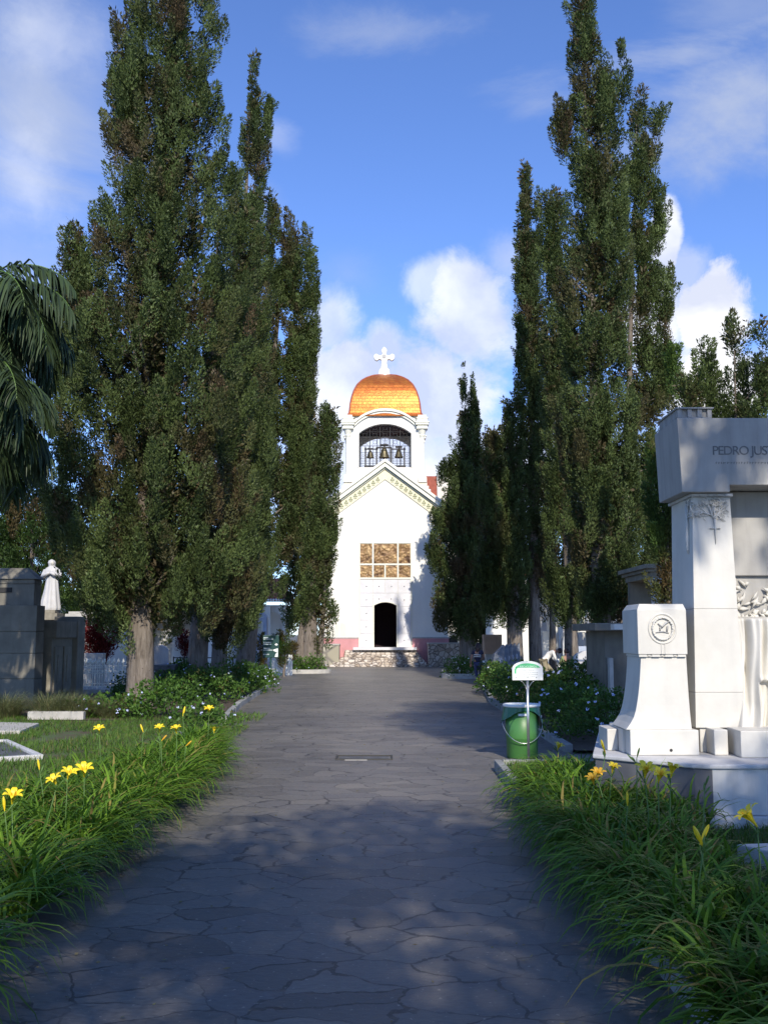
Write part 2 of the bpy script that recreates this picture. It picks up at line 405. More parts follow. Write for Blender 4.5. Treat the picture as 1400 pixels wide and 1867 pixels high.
def cypress(label, trunks, Y, lobes, seed, dens=1.0, leafpx=5.2, brown=.10, group='cypresses along the paved walk', gap=.28, ydepth=.85, bright=0., cat='cypress tree', mat='cypress_leaf', tuftpx=20, yoff=None, name='cypress_tree'):
    """trunks: [(px_base, px_top, py_top, radius px)]; lobes: [(list of (py, left px, right px))]"""
    leafpx *= .86; rng = np.random.default_rng(seed); px_m = Y/F           # metres per photo pixel there
    bx = at(trunks[0][0], 1155, Y).x
    root = thing(name, label, cat, (bx, Y, 0), group)
    parts = []
    for li, lobe in enumerate(lobes):
        zs, cx, rr = profile(lobe, Y)
        zt = np.linspace(zs[0], zs[-1], 200); wr = np.interp(zt, zs, rr)+.12
        cdf = np.cumsum(wr*(wr+.5)); cdf /= cdf[-1]
        area = (np.trapz(np.interp(zt, zs, rr)*2, zt))/(px_m**2)
        tr = tuftpx*px_m
        mr = max(.05, float(np.mean(rr)))
        n = int(area*3.1416/(tuftpx*tuftpx*2.1)*2.3*dens)
        span = (zs[-1]-zs[0])/tr
        n = max(n, int(span*6))
        z = np.interp(rng.uniform(0, 1, n), cdf, zt); ang = rng.uniform(0, 2*np.pi, n)
        core = rng.uniform(size=n) < .22
        u = np.where(core, rng.uniform(.05, .6, n), rng.uniform(.66, 1, n)**.6)
        r = np.interp(z, zs, rr); c = np.interp(z, zs, cx)
        lump = np.array([mnoise.noise(Vector((math.cos(a)*1.3+seed+li, math.sin(a)*1.3, zz*.42))) for a, zz in zip(ang, z)])
        fine = np.array([mnoise.noise(Vector((math.cos(a)*3.1+seed, math.sin(a)*3.1+li, zz*1.1))) for a, zz in zip(ang, z)])
        R_ = np.minimum(tr*.42*rng.uniform(.6, 1.35, n), r*.9+.03)
        H = R_*rng.uniform(1.9, 3.6, n)
        rad = np.maximum(r*u*(.95+.34*lump+.30*fine)-R_*.35, 0)
        yo = 0 if yoff is None else yoff[li]
        C = np.stack([c+np.cos(ang)*rad, Y+yo+np.sin(ang)*rad*ydepth, z-H*.25], 1)
        g = np.array([mnoise.noise(Vector(p)*(.55/(px_m*60)**.5*1.6)+Vector((seed*3.1, 0, 0))) for p in C])
        keep = (g > -gap*.85) | (u < .3)
        C, ang, z, g, u, H, R_ = C[keep], ang[keep], z[keep], g[keep], u[keep], H[keep], R_[keep]
        n = len(C)
        out = np.stack([np.cos(ang), np.sin(ang), np.zeros(n)], 1)
        A = out*rng.uniform(.02, .55, n)[:, None]+np.array([0, 0, 1.])+rng.normal(size=(n, 3))*.15
        low = np.clip(1-(z-zs[0])/(zs[-1]-zs[0])*2.2, 0, 1)
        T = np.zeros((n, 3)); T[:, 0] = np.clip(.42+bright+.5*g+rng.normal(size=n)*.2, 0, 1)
        bn = np.array([mnoise.noise(Vector(p)*.8+Vector((0, seed*2.7, 0))) for p in C])
        T[:, 1] = np.clip((bn-.2)*2.0+brown-.1+low*.18*(bn > -.0)+(rng.uniform(size=n) < .04)*.5, 0, .9)
        ar = 4*H*R_/(px_m**2)
        per = rng.poisson(np.clip(ar/(leafpx**2*.23)*1.45, 10, 900))
        parts.append(tufts(rng, C, A, H, R_, per, leafpx*px_m*1.1, leafpx*px_m*.22, T, .55, .35))
        # dead, leafless inner sprays that fill the heart of the crown
        if mr/tr > 1.1 and mat == 'cypress_leaf':
            nc = int(area*3.1416/(tuftpx*tuftpx)*.55*dens)
            z = np.interp(rng.uniform(0, 1, nc), cdf, zt); ang = rng.uniform(0, 2*np.pi, nc); r = np.interp(z, zs, rr)*rng.uniform(0, .68, nc)
            C = np.stack([np.interp(z, zs, cx)+np.cos(ang)*r, Y+yo+np.sin(ang)*r*ydepth, z], 1)
            gg = np.array([mnoise.noise(Vector(p)*(.55/(px_m*60)**.5*1.6)+Vector((seed*3.1, 0, 0))) for p in C]); C = C[gg > -gap*1.05]; ang = ang[gg > -gap*1.05]; nc = len(C)
            A = np.stack([np.cos(ang)*.5, np.sin(ang)*.5, np.ones(nc)], 1); T = np.zeros((nc, 3)); T[:, 0] = .1; T[:, 1] = rng.uniform(.2, .8, nc)
            parts.append(tufts(rng, C, A, np.full(nc, tr*1.0), np.full(nc, tr*.45), np.full(nc, 30), leafpx*px_m*2.1, leafpx*px_m*.42, T, .8, .8))
    V, Fq, T = join(parts)
    npmesh('crown', V, Fq, mat, root, T)
    for ti, tk in enumerate(trunks):
        b0, tx, ty, rp = tk
        p0 = Vector((at(b0, 1155, Y).x, Y, -.05)); tp = at(tx, ty, Y)
        pts = []; rad = []
        nn = 14
        for i in range(nn+1):
            f = (i/nn)**1.25
            w = .05*math.sin(f*9+seed+ti)*(1-f)
            pts.append(p0.lerp(tp, f)+Vector((w, w*.5, 0))); rad.append(rp*px_m*(1-f)**.9*(1-.3*f)+.012)
        mb = trunk_mb(pts, rad, 12, seed+ti)
        if ti == 0:      # a few limbs reaching into the crown
            rr = random.Random(seed); zs, cx, r_ = profile(lobes[0], Y)
            for k in range(12):
                z = zs[0]+(zs[-1]-zs[0])*rr.uniform(.03, .5); f = min(1, max(0, z/tp.z)); q = p0.lerp(tp, f); a = rr.uniform(0, 6.28)
                rd = np.interp(z, zs, r_)*.6
                e = Vector((np.interp(z, zs, cx)+math.cos(a)*rd, Y+math.sin(a)*rd*ydepth, z+rd*rr.uniform(.5, 1.3)))
                mid = q.lerp(e, .5)+Vector((0, 0, -.15*rd)); br = rp*px_m*.22
                mb.tube([q, mid, e], [br, br*.6, br*.2], 6)
        mb.build('trunk', 'bark', root, smooth=True)
    return root

# silhouettes traced in photo pixels (row, left, right) and given their own distance
G = 'cypresses along the paved walk'
cypress('biggest cypress, broad, nearest on the left, its crown running out of the top', [(258, 300, 150, 27)], 26.9, [
    [(-260, 300, 345), (-150, 275, 365), (-60, 255, 390), (0, 245, 393), (60, 235, 400), (130, 222, 412), (220, 200, 418), (300, 188, 412), (400, 172, 420), (500, 135, 440), (600, 112, 452), (700, 95, 462), (800, 88, 470), (900, 86, 472), (1000, 100, 474), (1060, 105, 465), (1100, 140, 420), (1140, 190, 330)],
    [(35, 208, 236), (90, 208, 258), (170, 196, 268), (260, 195, 280)],
    [(420, 118, 160), (500, 102, 190), (600, 76, 190), (700, 84, 200)],
    [(1050, 150, 300), (1110, 165, 250), (1150, 190, 232)]], 3, leafpx=6.6, brown=.16, gap=.30, tuftpx=26)
cypress('tall cypress with a dark trunk directly right of the big left cypress', [(362, 400, 380, 19)], 35.5, [
    [(325, 425, 440), (380, 395, 470), (470, 380, 480), (600, 360, 485), (800, 345, 490), (950, 335, 500), (1060, 340, 505), (1130, 350, 470), (1165, 365, 430)]], 5, leafpx=5.6, tuftpx=22)
cypress('slender cypress with a thin pointed top rising alone beside the big left crown', [(397, 462, 118, 14)], 40.5, [
    [(98, 460, 466), (150, 450, 478), (200, 452, 482), (250, 438, 492), (300, 438, 494), (330, 455, 482), (370, 452, 478), (430, 445, 492), (560, 420, 490), (700, 400, 500), (900, 400, 505), (1060, 385, 500), (1130, 385, 470)],
    [(180, 488, 497), (225, 480, 496), (262, 475, 492)]], 8, dens=1.1, leafpx=5.0, tuftpx=15, gap=.4)
cypress('cypress with a leaning grey trunk and ragged top, behind the green notice board', [(446, 520, 430, 19)], 43.5, [
    [(360, 490, 506), (420, 478, 512), (520, 470, 520), (650, 468, 530), (800, 470, 545), (950, 472, 550), (1050, 475, 530), (1068, 490, 515)],
    [(398, 522, 548), (440, 512, 556), (520, 512, 566), (620, 520, 572), (720, 520, 570), (850, 515, 560), (980, 520, 560)],
    [(412, 552, 562), (450, 556, 570), (520, 560, 584), (600, 560, 582), (680, 555, 578), (760, 545, 570)],
    [(424, 574, 592), (442, 574, 592)]], 12, leafpx=5.0, tuftpx=17, gap=.16)
cypress('shorter round-topped cypress touching the left edge of the white chapel front', [(562, 590, 770, 15), (548, 560, 980, 10), (583, 600, 900, 6)], 52.5, [
    [(748, 582, 612), (790, 570, 624), (830, 562, 620), (900, 556, 618), (960, 548, 616), (1030, 545, 612), (1090, 540, 606), (1130, 548, 606), (1165, 548, 600)],
    [(752, 550, 575), (850, 535, 590), (950, 520, 590), (1060, 515, 560), (1100, 510, 560), (1140, 520, 545)],
    [(1104, 596, 622), (1122, 592, 612)]], 15, leafpx=4.6, tuftpx=16, gap=.34, bright=.05)
cypress('tallest cypress on the right, its spire leaving the top of the photo', [(1098, 1062, 60, 17)], 29.5, [
    [(-200, 1056, 1064), (-80, 1046, 1078), (0, 1038, 1084), (60, 1034, 1090), (130, 1040, 1110), (220, 1036, 1132), (300, 1038, 1145), (400, 1034, 1142), (500, 1022, 1150), (600, 1015, 1155), (700, 1010, 1162), (800, 1010, 1170), (900, 1020, 1176), (1000, 1028, 1190), (1060, 1040, 1190), (1110, 1060, 1150)],
    [(75, 1097, 1108), (130, 1090, 1116), (200, 1090, 1122)],
    [(80, 1128, 1137), (130, 1120, 1150), (190, 1120, 1150)],
    [(170, 1020, 1042), (230, 1004, 1040), (275, 1010, 1040)]], 21, leafpx=6.0, tuftpx=23, gap=.34, yoff=[0, 0, 0, 0])
cypress('cypress with lumpy rounded tufts and sky gaps, furthest right of the tall group', [(1128, 1160, 220, 11)], 33, [
    [(155, 1148, 1178), (190, 1140, 1180), (240, 1135, 1175), (300, 1132, 1180), (400, 1140, 1180), (520, 1150, 1195), (640, 1150, 1208), (740, 1150, 1212), (840, 1165, 1222), (940, 1170, 1215), (1040, 1160, 1205), (1100, 1110, 1190)],
    [(202, 1178, 1212), (232, 1184, 1206)], [(248, 1170, 1204), (286, 1168, 1200)], [(306, 1180, 1212), (372, 1178, 1214)], [(385, 1190, 1218), (450, 1178, 1208)],
    [(478, 1190, 1230), (540, 1196, 1230), (590, 1190, 1222)], [(600, 1196, 1234), (665, 1190, 1226)], [(668, 1200, 1238), (700, 1196, 1226), (740, 1190, 1230)],
    [(1040, 1085, 1130), (1120, 1090, 1120)]], 24, leafpx=5.6, tuftpx=20, gap=.16, brown=.2)
cypress('narrow cypress with a needle-thin tip, third from the right, beside the chapel sky', [(975, 962, 360, 11), (1008, 1000, 800, 7)], 45, [
    [(290, 955, 961), (340, 951, 966), (400, 944, 970), (440, 940, 975), (500, 938, 985), (600, 936, 1000), (700, 938, 1010), (800, 940, 1015), (900, 950, 1015), (1000, 955, 1020), (1080, 965, 1015), (1110, 975, 1005)],
    [(362, 975, 984), (420, 970, 988), (500, 965, 990)]], 28, leafpx=4.8, tuftpx=15, gap=.45, brown=.05)
cypress('blunt-topped cypress crowded behind the needle-tipped one', [(1042, 1010, 420, 13)], 39, [
    [(352, 990, 1030), (400, 984, 1035), (450, 990, 1035), (520, 985, 1040), (640, 985, 1045), (800, 990, 1070), (920, 990, 1075), (1040, 990, 1085), (1100, 1000, 1060), (1130, 1030, 1055)]], 31, leafpx=5.2, tuftpx=18, gap=.3)
cypress('dark low cypress in the shade right of the chapel, standing over the people', [(942, 925, 800, 17)], 44.5, [
    [(728, 922, 934), (770, 912, 945), (850, 895, 955), (950, 890, 965), (1040, 885, 965), (1090, 900, 965), (1130, 915, 960)],
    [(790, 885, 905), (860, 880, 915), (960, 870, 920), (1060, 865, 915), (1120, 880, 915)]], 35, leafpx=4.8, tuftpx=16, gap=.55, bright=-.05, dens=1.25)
cypress('wide shaggy cypress with two needle tips right beside the chapel front', [(850, 850, 800, 15), (878, 872, 900, 5)], 56.5, [
    [(760, 842, 862), (800, 828, 880), (850, 815, 885), (920, 812, 890), (1000, 808, 890), (1080, 812, 890), (1120, 815, 895), (1150, 825, 880)],
    [(664, 842, 846), (700, 840, 848), (740, 841, 850), (790, 840, 850)], [(682, 859, 863), (720, 858, 866), (770, 855, 875)],
    [(835, 782, 800), (850, 790, 822), (870, 800, 830)], [(932, 782, 820), (960, 790, 830)], [(985, 776, 820), (1025, 782, 830)], [(1065, 790, 825), (1130, 792, 830)], [(820, 860, 890), (900, 855, 900), (1000, 850, 905), (1100, 855, 905), (1150, 865, 895)]], 39, leafpx=4.6, tuftpx=16, gap=.6, dens=1.35)
def leafy(label, bx, Y, lobes, seed, trunk=6, mat='tree_leaf', cat='tree', group='trees around the cemetery', **k):
    return cypress(label, [(bx, bx, lobes[0][1][0], trunk)], Y, lobes, seed, mat=mat, cat=cat, group=group, name='broadleaf_tree', **k)
leafy('bright green tree showing left of the large inscribed monument', 1214, 24, [[(745, 1196, 1230), (800, 1180, 1240), (900, 1176, 1245), (1000, 1178, 1240), (1085, 1185, 1235)], [(640, 1215, 1235), (700, 1215, 1238)]], 42, bright=.2, leafpx=7, tuftpx=20, brown=.0)
cypress('open-crowned conifer rising above the roof block of the inscribed monument', [(1342, 1338, 640, 7)], 21, [
    [(586, 1322, 1350), (620, 1312, 1390), (680, 1300, 1410), (740, 1290, 1430), (820, 1280, 1440)], [(622, 1275, 1305), (660, 1270, 1312), (720, 1262, 1312)], [(682, 1240, 1276), (720, 1232, 1280), (760, 1225, 1290)], [(590, 1352, 1420), (650, 1350, 1440), (730, 1340, 1440)]], 45, gap=.12, leafpx=6.5, tuftpx=22, group='trees around the cemetery', name='conifer_tree', cat='conifer')
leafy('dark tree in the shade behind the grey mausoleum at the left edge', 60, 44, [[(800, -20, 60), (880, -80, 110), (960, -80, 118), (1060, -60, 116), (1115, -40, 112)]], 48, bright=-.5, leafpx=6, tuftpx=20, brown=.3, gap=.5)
leafy('broad dark tree far behind the left cypress trunks', 240, 62, [[(900, 120, 330), (960, 40, 400), (1040, 20, 420), (1110, 60, 380)]], 51, bright=-.1, leafpx=5, tuftpx=18, brown=.1)
leafy('dark broad tree behind the right-hand cypress trunks', 1090, 55, [[(820, 1040, 1170), (900, 985, 1220), (1000, 970, 1240), (1100, 1000, 1220)]], 54, bright=-.15, leafpx=5, tuftpx=18, brown=.15)
leafy('red-leaved small tree behind the pale railings', 178, 38, [[(1132, 160, 205), (1150, 146, 212), (1180, 150, 208), (1195, 165, 200)]], 57, mat='red_leaf', leafpx=5.5, tuftpx=14, trunk=3, brown=.2)
leafy('red-leaved bush between the first cypress trunks on the left', 338, 50, [[(1152, 325, 350), (1165, 320, 356), (1185, 322, 352)]], 58, mat='red_leaf', leafpx=4.5, tuftpx=11, trunk=2, brown=.0)
leafy('brown and olive shrub left of the green notice board', 475, 46, [[(1158, 466, 484), (1175, 462, 487), (1205, 465, 485)]], 59, mat='shrub_leaf', leafpx=5, tuftpx=11, trunk=2, brown=.55)
leafy('dark shrub right of the green notice board', 520, 47, [[(1158, 508, 528), (1175, 504, 541), (1205, 508, 530)]], 60, mat='shrub_leaf', leafpx=5, tuftpx=11, trunk=2, brown=.1, bright=-.3)

# ---------------------------------------------------------------- palms
def palm(label, base, height, nf, length, seed, droop=1.0, rad=.14, leaflet=.55, dirs=None, group=None, mat='palm_leaf'):
    rng = np.random.default_rng(seed); root = thing('palm_tree', label, 'palm tree', base, group)
    b = Vector(base); top = b+Vector((0, 0, height))
    pts = [b.lerp(top, i/10)+Vector((.1*math.sin(i*.7+seed), 0, 0)) for i in range(11)]
    trunk_mb(pts, [rad*(1.25-.35*i/10) for i in range(11)], 12, seed, .03).build('trunk', 'bark', root, smooth=True)
    for f in range(nf):
        if dirs is not None and f < len(dirs): az, el, ln = dirs[f]
        else: az, el, ln = rng.uniform(0, 6.283), rng.uniform(-.2, 1.25), length*rng.uniform(.8, 1.1)
        p = np.array(pts[-1]); q = el; ns = 26; axis = [p.copy()]; dirv = []
        for i in range(ns):
            q -= droop*2.0/ns*(.5+i/ns)*1.15
            d = np.array([math.cos(az)*math.cos(q), math.sin(az)*math.cos(q), math.sin(q)]); dirv.append(d); p = p+d*ln/ns; axis.append(p.copy())
        axis = np.array(axis); V = []; Fq = []; T = []
        side = np.array([-math.sin(az), math.cos(az), 0])
        mb = MB(); mb.tube([tuple(a) for a in axis], [.022*(1-.8*i/ns)*length/3+.004 for i in range(ns+1)], 5)
        for i in range(3, ns):
            for j in range(4):
                for s in (-1, 1):
                    fpos = (i+j/4)/ns; P = axis[i]+(axis[i+1]-axis[i])*j/4
                    L = leaflet*length/3*math.sin(math.pi*min(1, fpos*.93+.05))**.6*rng.uniform(.8, 1.15)
                    d0 = unit((side*s*.9+dirv[i]*.6+np.array([0, 0, .15])+rng.normal(size=3)*.18)[None])[0]
                    w = .018*length/3*1.1; q0 = P; k0 = len(V); dd = d0.copy()
                    wd = unit(np.cross(dd, np.array([0, 0, 1.])+rng.normal(size=3)*.4)[None])[0]*w
                    ti = rng.uniform(.1, .9)
                    for s_ in range(4):
                        ww = wd*(1, 1.1, .8, .15)[s_]
                        V += [q0-ww, q0+ww]; T += [[ti, .03, 0]]*2
                        dd = unit((dd+np.array([0, 0, -.62]))[None])[0]; q0 = q0+dd*L/3
                    for s_ in range(3): Fq.append((k0+s_*2, k0+s_*2+1, k0+s_*2+3, k0+s_*2+2))
        fr = npmesh('frond', np.array(V), np.array(Fq), mat, root, np.array(T))
        mb.build('midrib', 'stalk_green', fr)
    return root
palm('palm at the left edge of the photo with long drooping feathery fronds', tuple(gnd(-150, 1155+3630/20.0)), 8.7, 17, 3.3, 7, .95, leaflet=1.15,
     dirs=[(-.05, .85, 3.5), (-.35, .55, 3.5), (.1, .35, 3.2), (-.2, -.05, 3.0), (.1, 1.15, 3.4), (-.6, .8, 3.4), (-.45, .15, 3.2), (.2, -.5, 2.8), (-.1, -.7, 2.9), (.35, .6, 3.3), (-.3, -.9, 3.0), (.0, -1.1, 3.0)], mat='palm_shaded')
palm('lower, shorter palm at the left edge hanging dark fronds in front of the trees', tuple(gnd(-120, 1155+3630/18.5)), 6.5, 14, 3.0, 17, 1.0, leaflet=1.2,
     dirs=[(-.05, .75, 2.5), (-.35, .5, 2.6), (.1, .3, 2.4), (-.2, -.1, 2.2), (.3, .9, 2.5), (-.6, .2, 2.5), (-.15, -.6, 2.3), (.5, .4, 2.4)], mat='palm_shaded')
# ---------------------------------------------------------------- ground, path, beds
def sheet(name, pts, z, mat, kind='structure'):
    mb = MB(); mb.add([(p[0], p[1], z) for p in pts], [tuple(range(len(pts)))])
    o = mb.build(name, mat, recalc=False); o['kind'] = kind; return o
sheet('ground', [(-600, -200), (600, -200), (600, 1200), (-600, 1200)], -.012, 'ground')
sheet('path', [(-14, -12), (14, -12), (14, 60.6), (-14, 60.6)], 0, 'path')
# raised beds: soil with grass, edged by kerbs
LB = [(-2.45, -3), (-2.45, 15.0), (-2.75, 17.0), (-3.2, 18.6), (-4.0, 20), (-4.0, 27.6), (-13.9, 27.6), (-13.9, -3)]
sheet('lawn', LB, .05, 'lawn')
RBD = [(1.72, -3), (1.72, 15.0), (13.9, 15.0), (13.9, -3)]
sheet('lawn', RBD, .09, 'lawn')
def kerb(path_, w, h, name='kerb'):
    mb = MB(); rr = random.Random(len(path_)+int(h*100))
    for (a, b) in zip(path_[:-1], path_[1:]):
        a = Vector((*a, 0)); b = Vector((*b, 0)); d = b-a; L = d.length; d.normalize(); nrm = Vector((-d.y, d.x, 0))
        n = max(1, round(L/.95)); g = .006
        for i in range(n):
            s, e = L*i/n+g, L*(i+1)/n-g; hh = h+rr.uniform(-.006, .006); o = nrm*rr.uniform(-.006, .006)
            p = [a+d*s+o, a+d*e+o, a+d*e+nrm*w+o, a+d*s+nrm*w+o]
            mb.plan([(q.x, q.y) for q in p], -.01, hh)
    o = mb.build(name, 'concrete_kerb', bevel=.012); o['kind'] = 'structure'; return o
kerb([(1.62, -3), (1.62, 15.05)][::-1], .11, .15)
kerb([(1.74, 15.06), (3.4, 15.06)][::-1], .11, .15)
kerb([(-2.5, -3), (-2.5, 15.0), (-2.8, 17.0), (-3.25, 18.6), (-4.0, 20)], .1, .09)
kerb([(-3.55, 23.0), (-3.9, 27.5), (-4.25, 38.5)], .14, .14)
kerb([(3.05, 17.2), (3.05, 29.5), (3.75, 39)][::-1], .14, .14)
sheet('flower_bed', [(-3.7, 22.8), (-3.97, 27.5), (-4.35, 38.6), (-9.4, 38.6), (-9.4, 22.8)], .06, 'soil')
sheet('flower_bed', [(3.2, 17.0), (3.2, 29.5), (3.9, 39), (9.4, 39), (9.4, 17.0)], .06, 'soil')
# sunken access cover
mb = MB(); c = gnd(664, 1382)
mb.box(c.x-.40, c.x+.40, c.y-.20, c.y+.20, -.01, .004); o = mb.build('cover_slab', 'slab_dark', bevel=.01)
o.location = (0, 0, 0); tag(o, 'rectangular stone access cover set in the middle of the paved walk', 'access cover')
fr = MB()
for a in ((c.x-.46, c.x+.46, c.y+.225, c.y+.26), (c.x-.46, c.x+.46, c.y-.26, c.y-.225), (c.x-.46, c.x-.425, c.y-.22, c.y+.22), (c.x+.425, c.x+.46, c.y-.22, c.y+.22)): fr.box(*a, -.01, .018)
fr.build('frame', 'cover_frame', o, bevel=.004)
fr = MB(); fr.box(c.x-.30, c.x+.05, c.y-.30, c.y-.27, -.01, .008); fr.box(c.x-.46, c.x+.46, c.y+.262, c.y+.30, -.01, .007); fr.build('mortar_strip', 'slab_pale', o)
# ---------------------------------------------------------------- lilies and grass
def blades(name, base, L, W, az, el, droop, T, mat, parent=None, ns=6, label=None, cat=None, wave=0.):
    rng = np.random.default_rng(len(base)); n = len(base); p = base.copy(); V = np.zeros((n, ns+1, 2, 3)); q = el.copy(); az = az.copy()
    for i in range(ns+1):
        s = np.stack([-np.sin(az), np.cos(az), np.zeros(n)], 1)
        s[:, 2] += .25*np.sin(az*3)
        w = W*(1.0 if i < 2 else (1-(i/ns)**2.2)+.06)*(0.75 if i == 0 else 1)
        V[:, i, 0] = p-s*w[:, None]; V[:, i, 1] = p+s*w[:, None]
        d = np.stack([np.cos(az)*np.cos(q), np.sin(az)*np.cos(q), np.sin(q)], 1)
        p = p+d*(L/ns)[:, None]; q = q-droop*(.35+1.1*i/ns)/ns; az = az+wave*rng.normal(size=n)
    V[:, :, :, 2] = np.maximum(V[:, :, :, 2], .008)
    idx = np.arange(n*(ns+1)*2).reshape(n, ns+1, 2)
    Fq = np.stack([idx[:, :-1, 0], idx[:, :-1, 1], idx[:, 1:, 1], idx[:, 1:, 0]], -1).reshape(-1, 4)
    TT = np.repeat(T, (ns+1)*2, axis=0)
    return npmesh(name, V.reshape(-1, 3), Fq, mat, parent, TT)
def lily_border(name, ncl, xa, xb, y0, y1, seed, label, pathside, hgt=1.0, inner=None):
    rng = np.random.default_rng(seed); B = []; AZ = []
    cy = rng.uniform(y0, y1, ncl); u = rng.uniform(0, 1, ncl)**1.25
    xb_ = np.array([xb(y) for y in cy]); xa_ = np.array([xa(y) for y in cy]); cx = xa_+(xb_-xa_)*u
    per = rng.integers(22, 42, ncl); k = np.repeat(np.arange(ncl), per); m = len(k)
    az = rng.uniform(0, 2*np.pi, m)
    lean = math.pi if pathside < 0 else 0.
    # blades near the path edge lean out over it
    edge = np.clip(1-np.abs(cx-xa_)/.55, 0, 1)[k]
    flip = rng.uniform(size=m) < edge*.65
    az = np.where(flip, lean+rng.normal(size=m)*.65, az)
    base = np.stack([cx[k]+rng.normal(size=m)*.055, cy[k]+rng.normal(size=m)*.055, np.full(m, .07)], 1)
    sc = (rng.uniform(.7, 1.2, ncl)*(1-.4*np.clip((cy-12.2)/1.8, 0, 1)*(pathside < 0)))[k]*hgt
    L = sc*np.where(flip, rng.uniform(.5, .85, m), rng.uniform(.32, .70, m)); W = rng.uniform(.008, .0165, m)*(1+.25*np.clip((8-base[:, 1])/4, 0, 1))
    el = np.where(flip, rng.uniform(.6, 1.3, m), rng.uniform(.85, 1.45, m)); dr = np.where(flip, rng.uniform(2.2, 3.4, m), rng.uniform(1.7, 3.4, m))
    T = np.zeros((m, 3)); T[:, 0] = np.clip(.45+rng.normal(size=m)*.22+rng.normal(size=ncl)[k]*.1, 0, 1); T[:, 1] = (rng.uniform(size=m) < .08)*rng.uniform(.4, 1, m)
    o = blades(name, base, L, W, az, el, dr, T, 'lily_leaf', wave=.10)
    return tag(o, label, 'daylilies', None, 'stuff')
def lx(y): return -2.50 if y < 14.8 else -2.50-(y-14.8)*.26
lily_border('daylily_leaves', 470, lx, lambda y: -4.3 if y < 9 else -4.3+(y-9)*.13, 3.6, 17.2, 71, 'dense strap-leaved daylily border along the left side of the walk', 1)
lily_border('daylily_leaves', 390, lambda y: 1.74+max(0, y-12.0)*.32, lambda y: (2.95 if y < 6.8 else 2.6) if y < 9.7 else (3.0-.12*(y-9.7)), 3.4, 13.7, 72, 'dense strap-leaved daylily border along the right side of the walk, below the monument', -1)
def lawn_blades(name, label, n, fn, seed, h=.07):
    rng = np.random.default_rng(seed); P = fn(rng, n); n = len(P)
    g = np.array([mnoise.noise(Vector((p[0]*.9, p[1]*.9, seed))) for p in P])
    keep = g > -.12-rng.uniform(0, .25, n); P = P[keep]; g = g[keep]; n = len(P)
    T = np.zeros((n, 3)); T[:, 0] = np.clip(.5+.5*g+rng.normal(size=n)*.2, 0, 1); T[:, 1] = (rng.uniform(size=n) < .12)*.7
    o = blades(name, P, h*rng.uniform(.6, 1.7, n), rng.uniform(.003, .0065, n), rng.uniform(0, 6.28, n), rng.uniform(.6, 1.5, n), rng.uniform(.4, 2, n), T, 'lawn_leaf', ns=3)
    return tag(o, label, 'grass', None, 'stuff')
def lf(rng, n):
    y = rng.uniform(8.5, 24.5, n)**1.0; x = -2.8-rng.uniform(0, 1, n)*(y*.42-1.9); return np.stack([x, y, np.full(n, .05)], 1)
def grave_clear(P, poly):
    return P
lawn_blades('lawn_grass', 'short sunlit lawn grass behind the left daylilies', 52000, lf, 81, .085)
def rf_(rng, n):
    y = rng.uniform(3.5, 10.1, n); x = 2.6+rng.uniform(0, 1, n)*2.2; return np.stack([x, y, np.full(n, .09)], 1)
lawn_blades('lawn_grass', 'short grass strip in front of the white monument base', 16000, rf_, 82, .07)
def rf2(rng, n):
    y = 13.4+rng.uniform(0, 1.5, n); x = 1.75+rng.uniform(0, 1.6, n); return np.stack([x, y, np.full(n, .09)], 1)
lawn_blades('lawn_grass', 'tuft of grass inside the kerb corner by the sign post', 5000, rf2, 83, .09)
def fine_clump(label, c, r, h, n, seed, mat='fine_grass', group='fine ornamental grass clumps'):
    rng = np.random.default_rng(seed); a = rng.uniform(0, 6.28, n); q = rng.uniform(0, 1, n)**.6*r*.45
    P = np.stack([c[0]+np.cos(a)*q, c[1]+np.sin(a)*q, np.full(n, c[2])], 1)
    T = np.zeros((n, 3)); T[:, 0] = rng.uniform(.1, .9, n); T[:, 1] = (rng.uniform(size=n) < .2)*.7
    root = thing('ornamental_grass', label, 'grass clump', tuple(c), group)
    o = blades('foliage', P, h*rng.uniform(.7, 1.4, n), np.full(n, .004), a+rng.normal(size=n)*.5, rng.uniform(.8, 1.5, n), rng.uniform(1.2, 2.8, n), T, mat, root, ns=5)
    return root
for k, (px, r, h, lb) in enumerate([(95, .75, .62, 'fine-leaved grass clump growing out of the pale kerb left of the railings'), (140, .6, .55, 'smaller fine grass clump at the right end of the pale kerb'), (205, .5, .42, 'low fine grass clump under the pale railings'), (8, .7, .6, 'fine grass clump at the left photo edge below the grey mausoleum')]):
    c = gnd(px, 1312); fine_clump(lb, (c.x, 23.6, .05), r*1.3, h, 1500, 90+k)

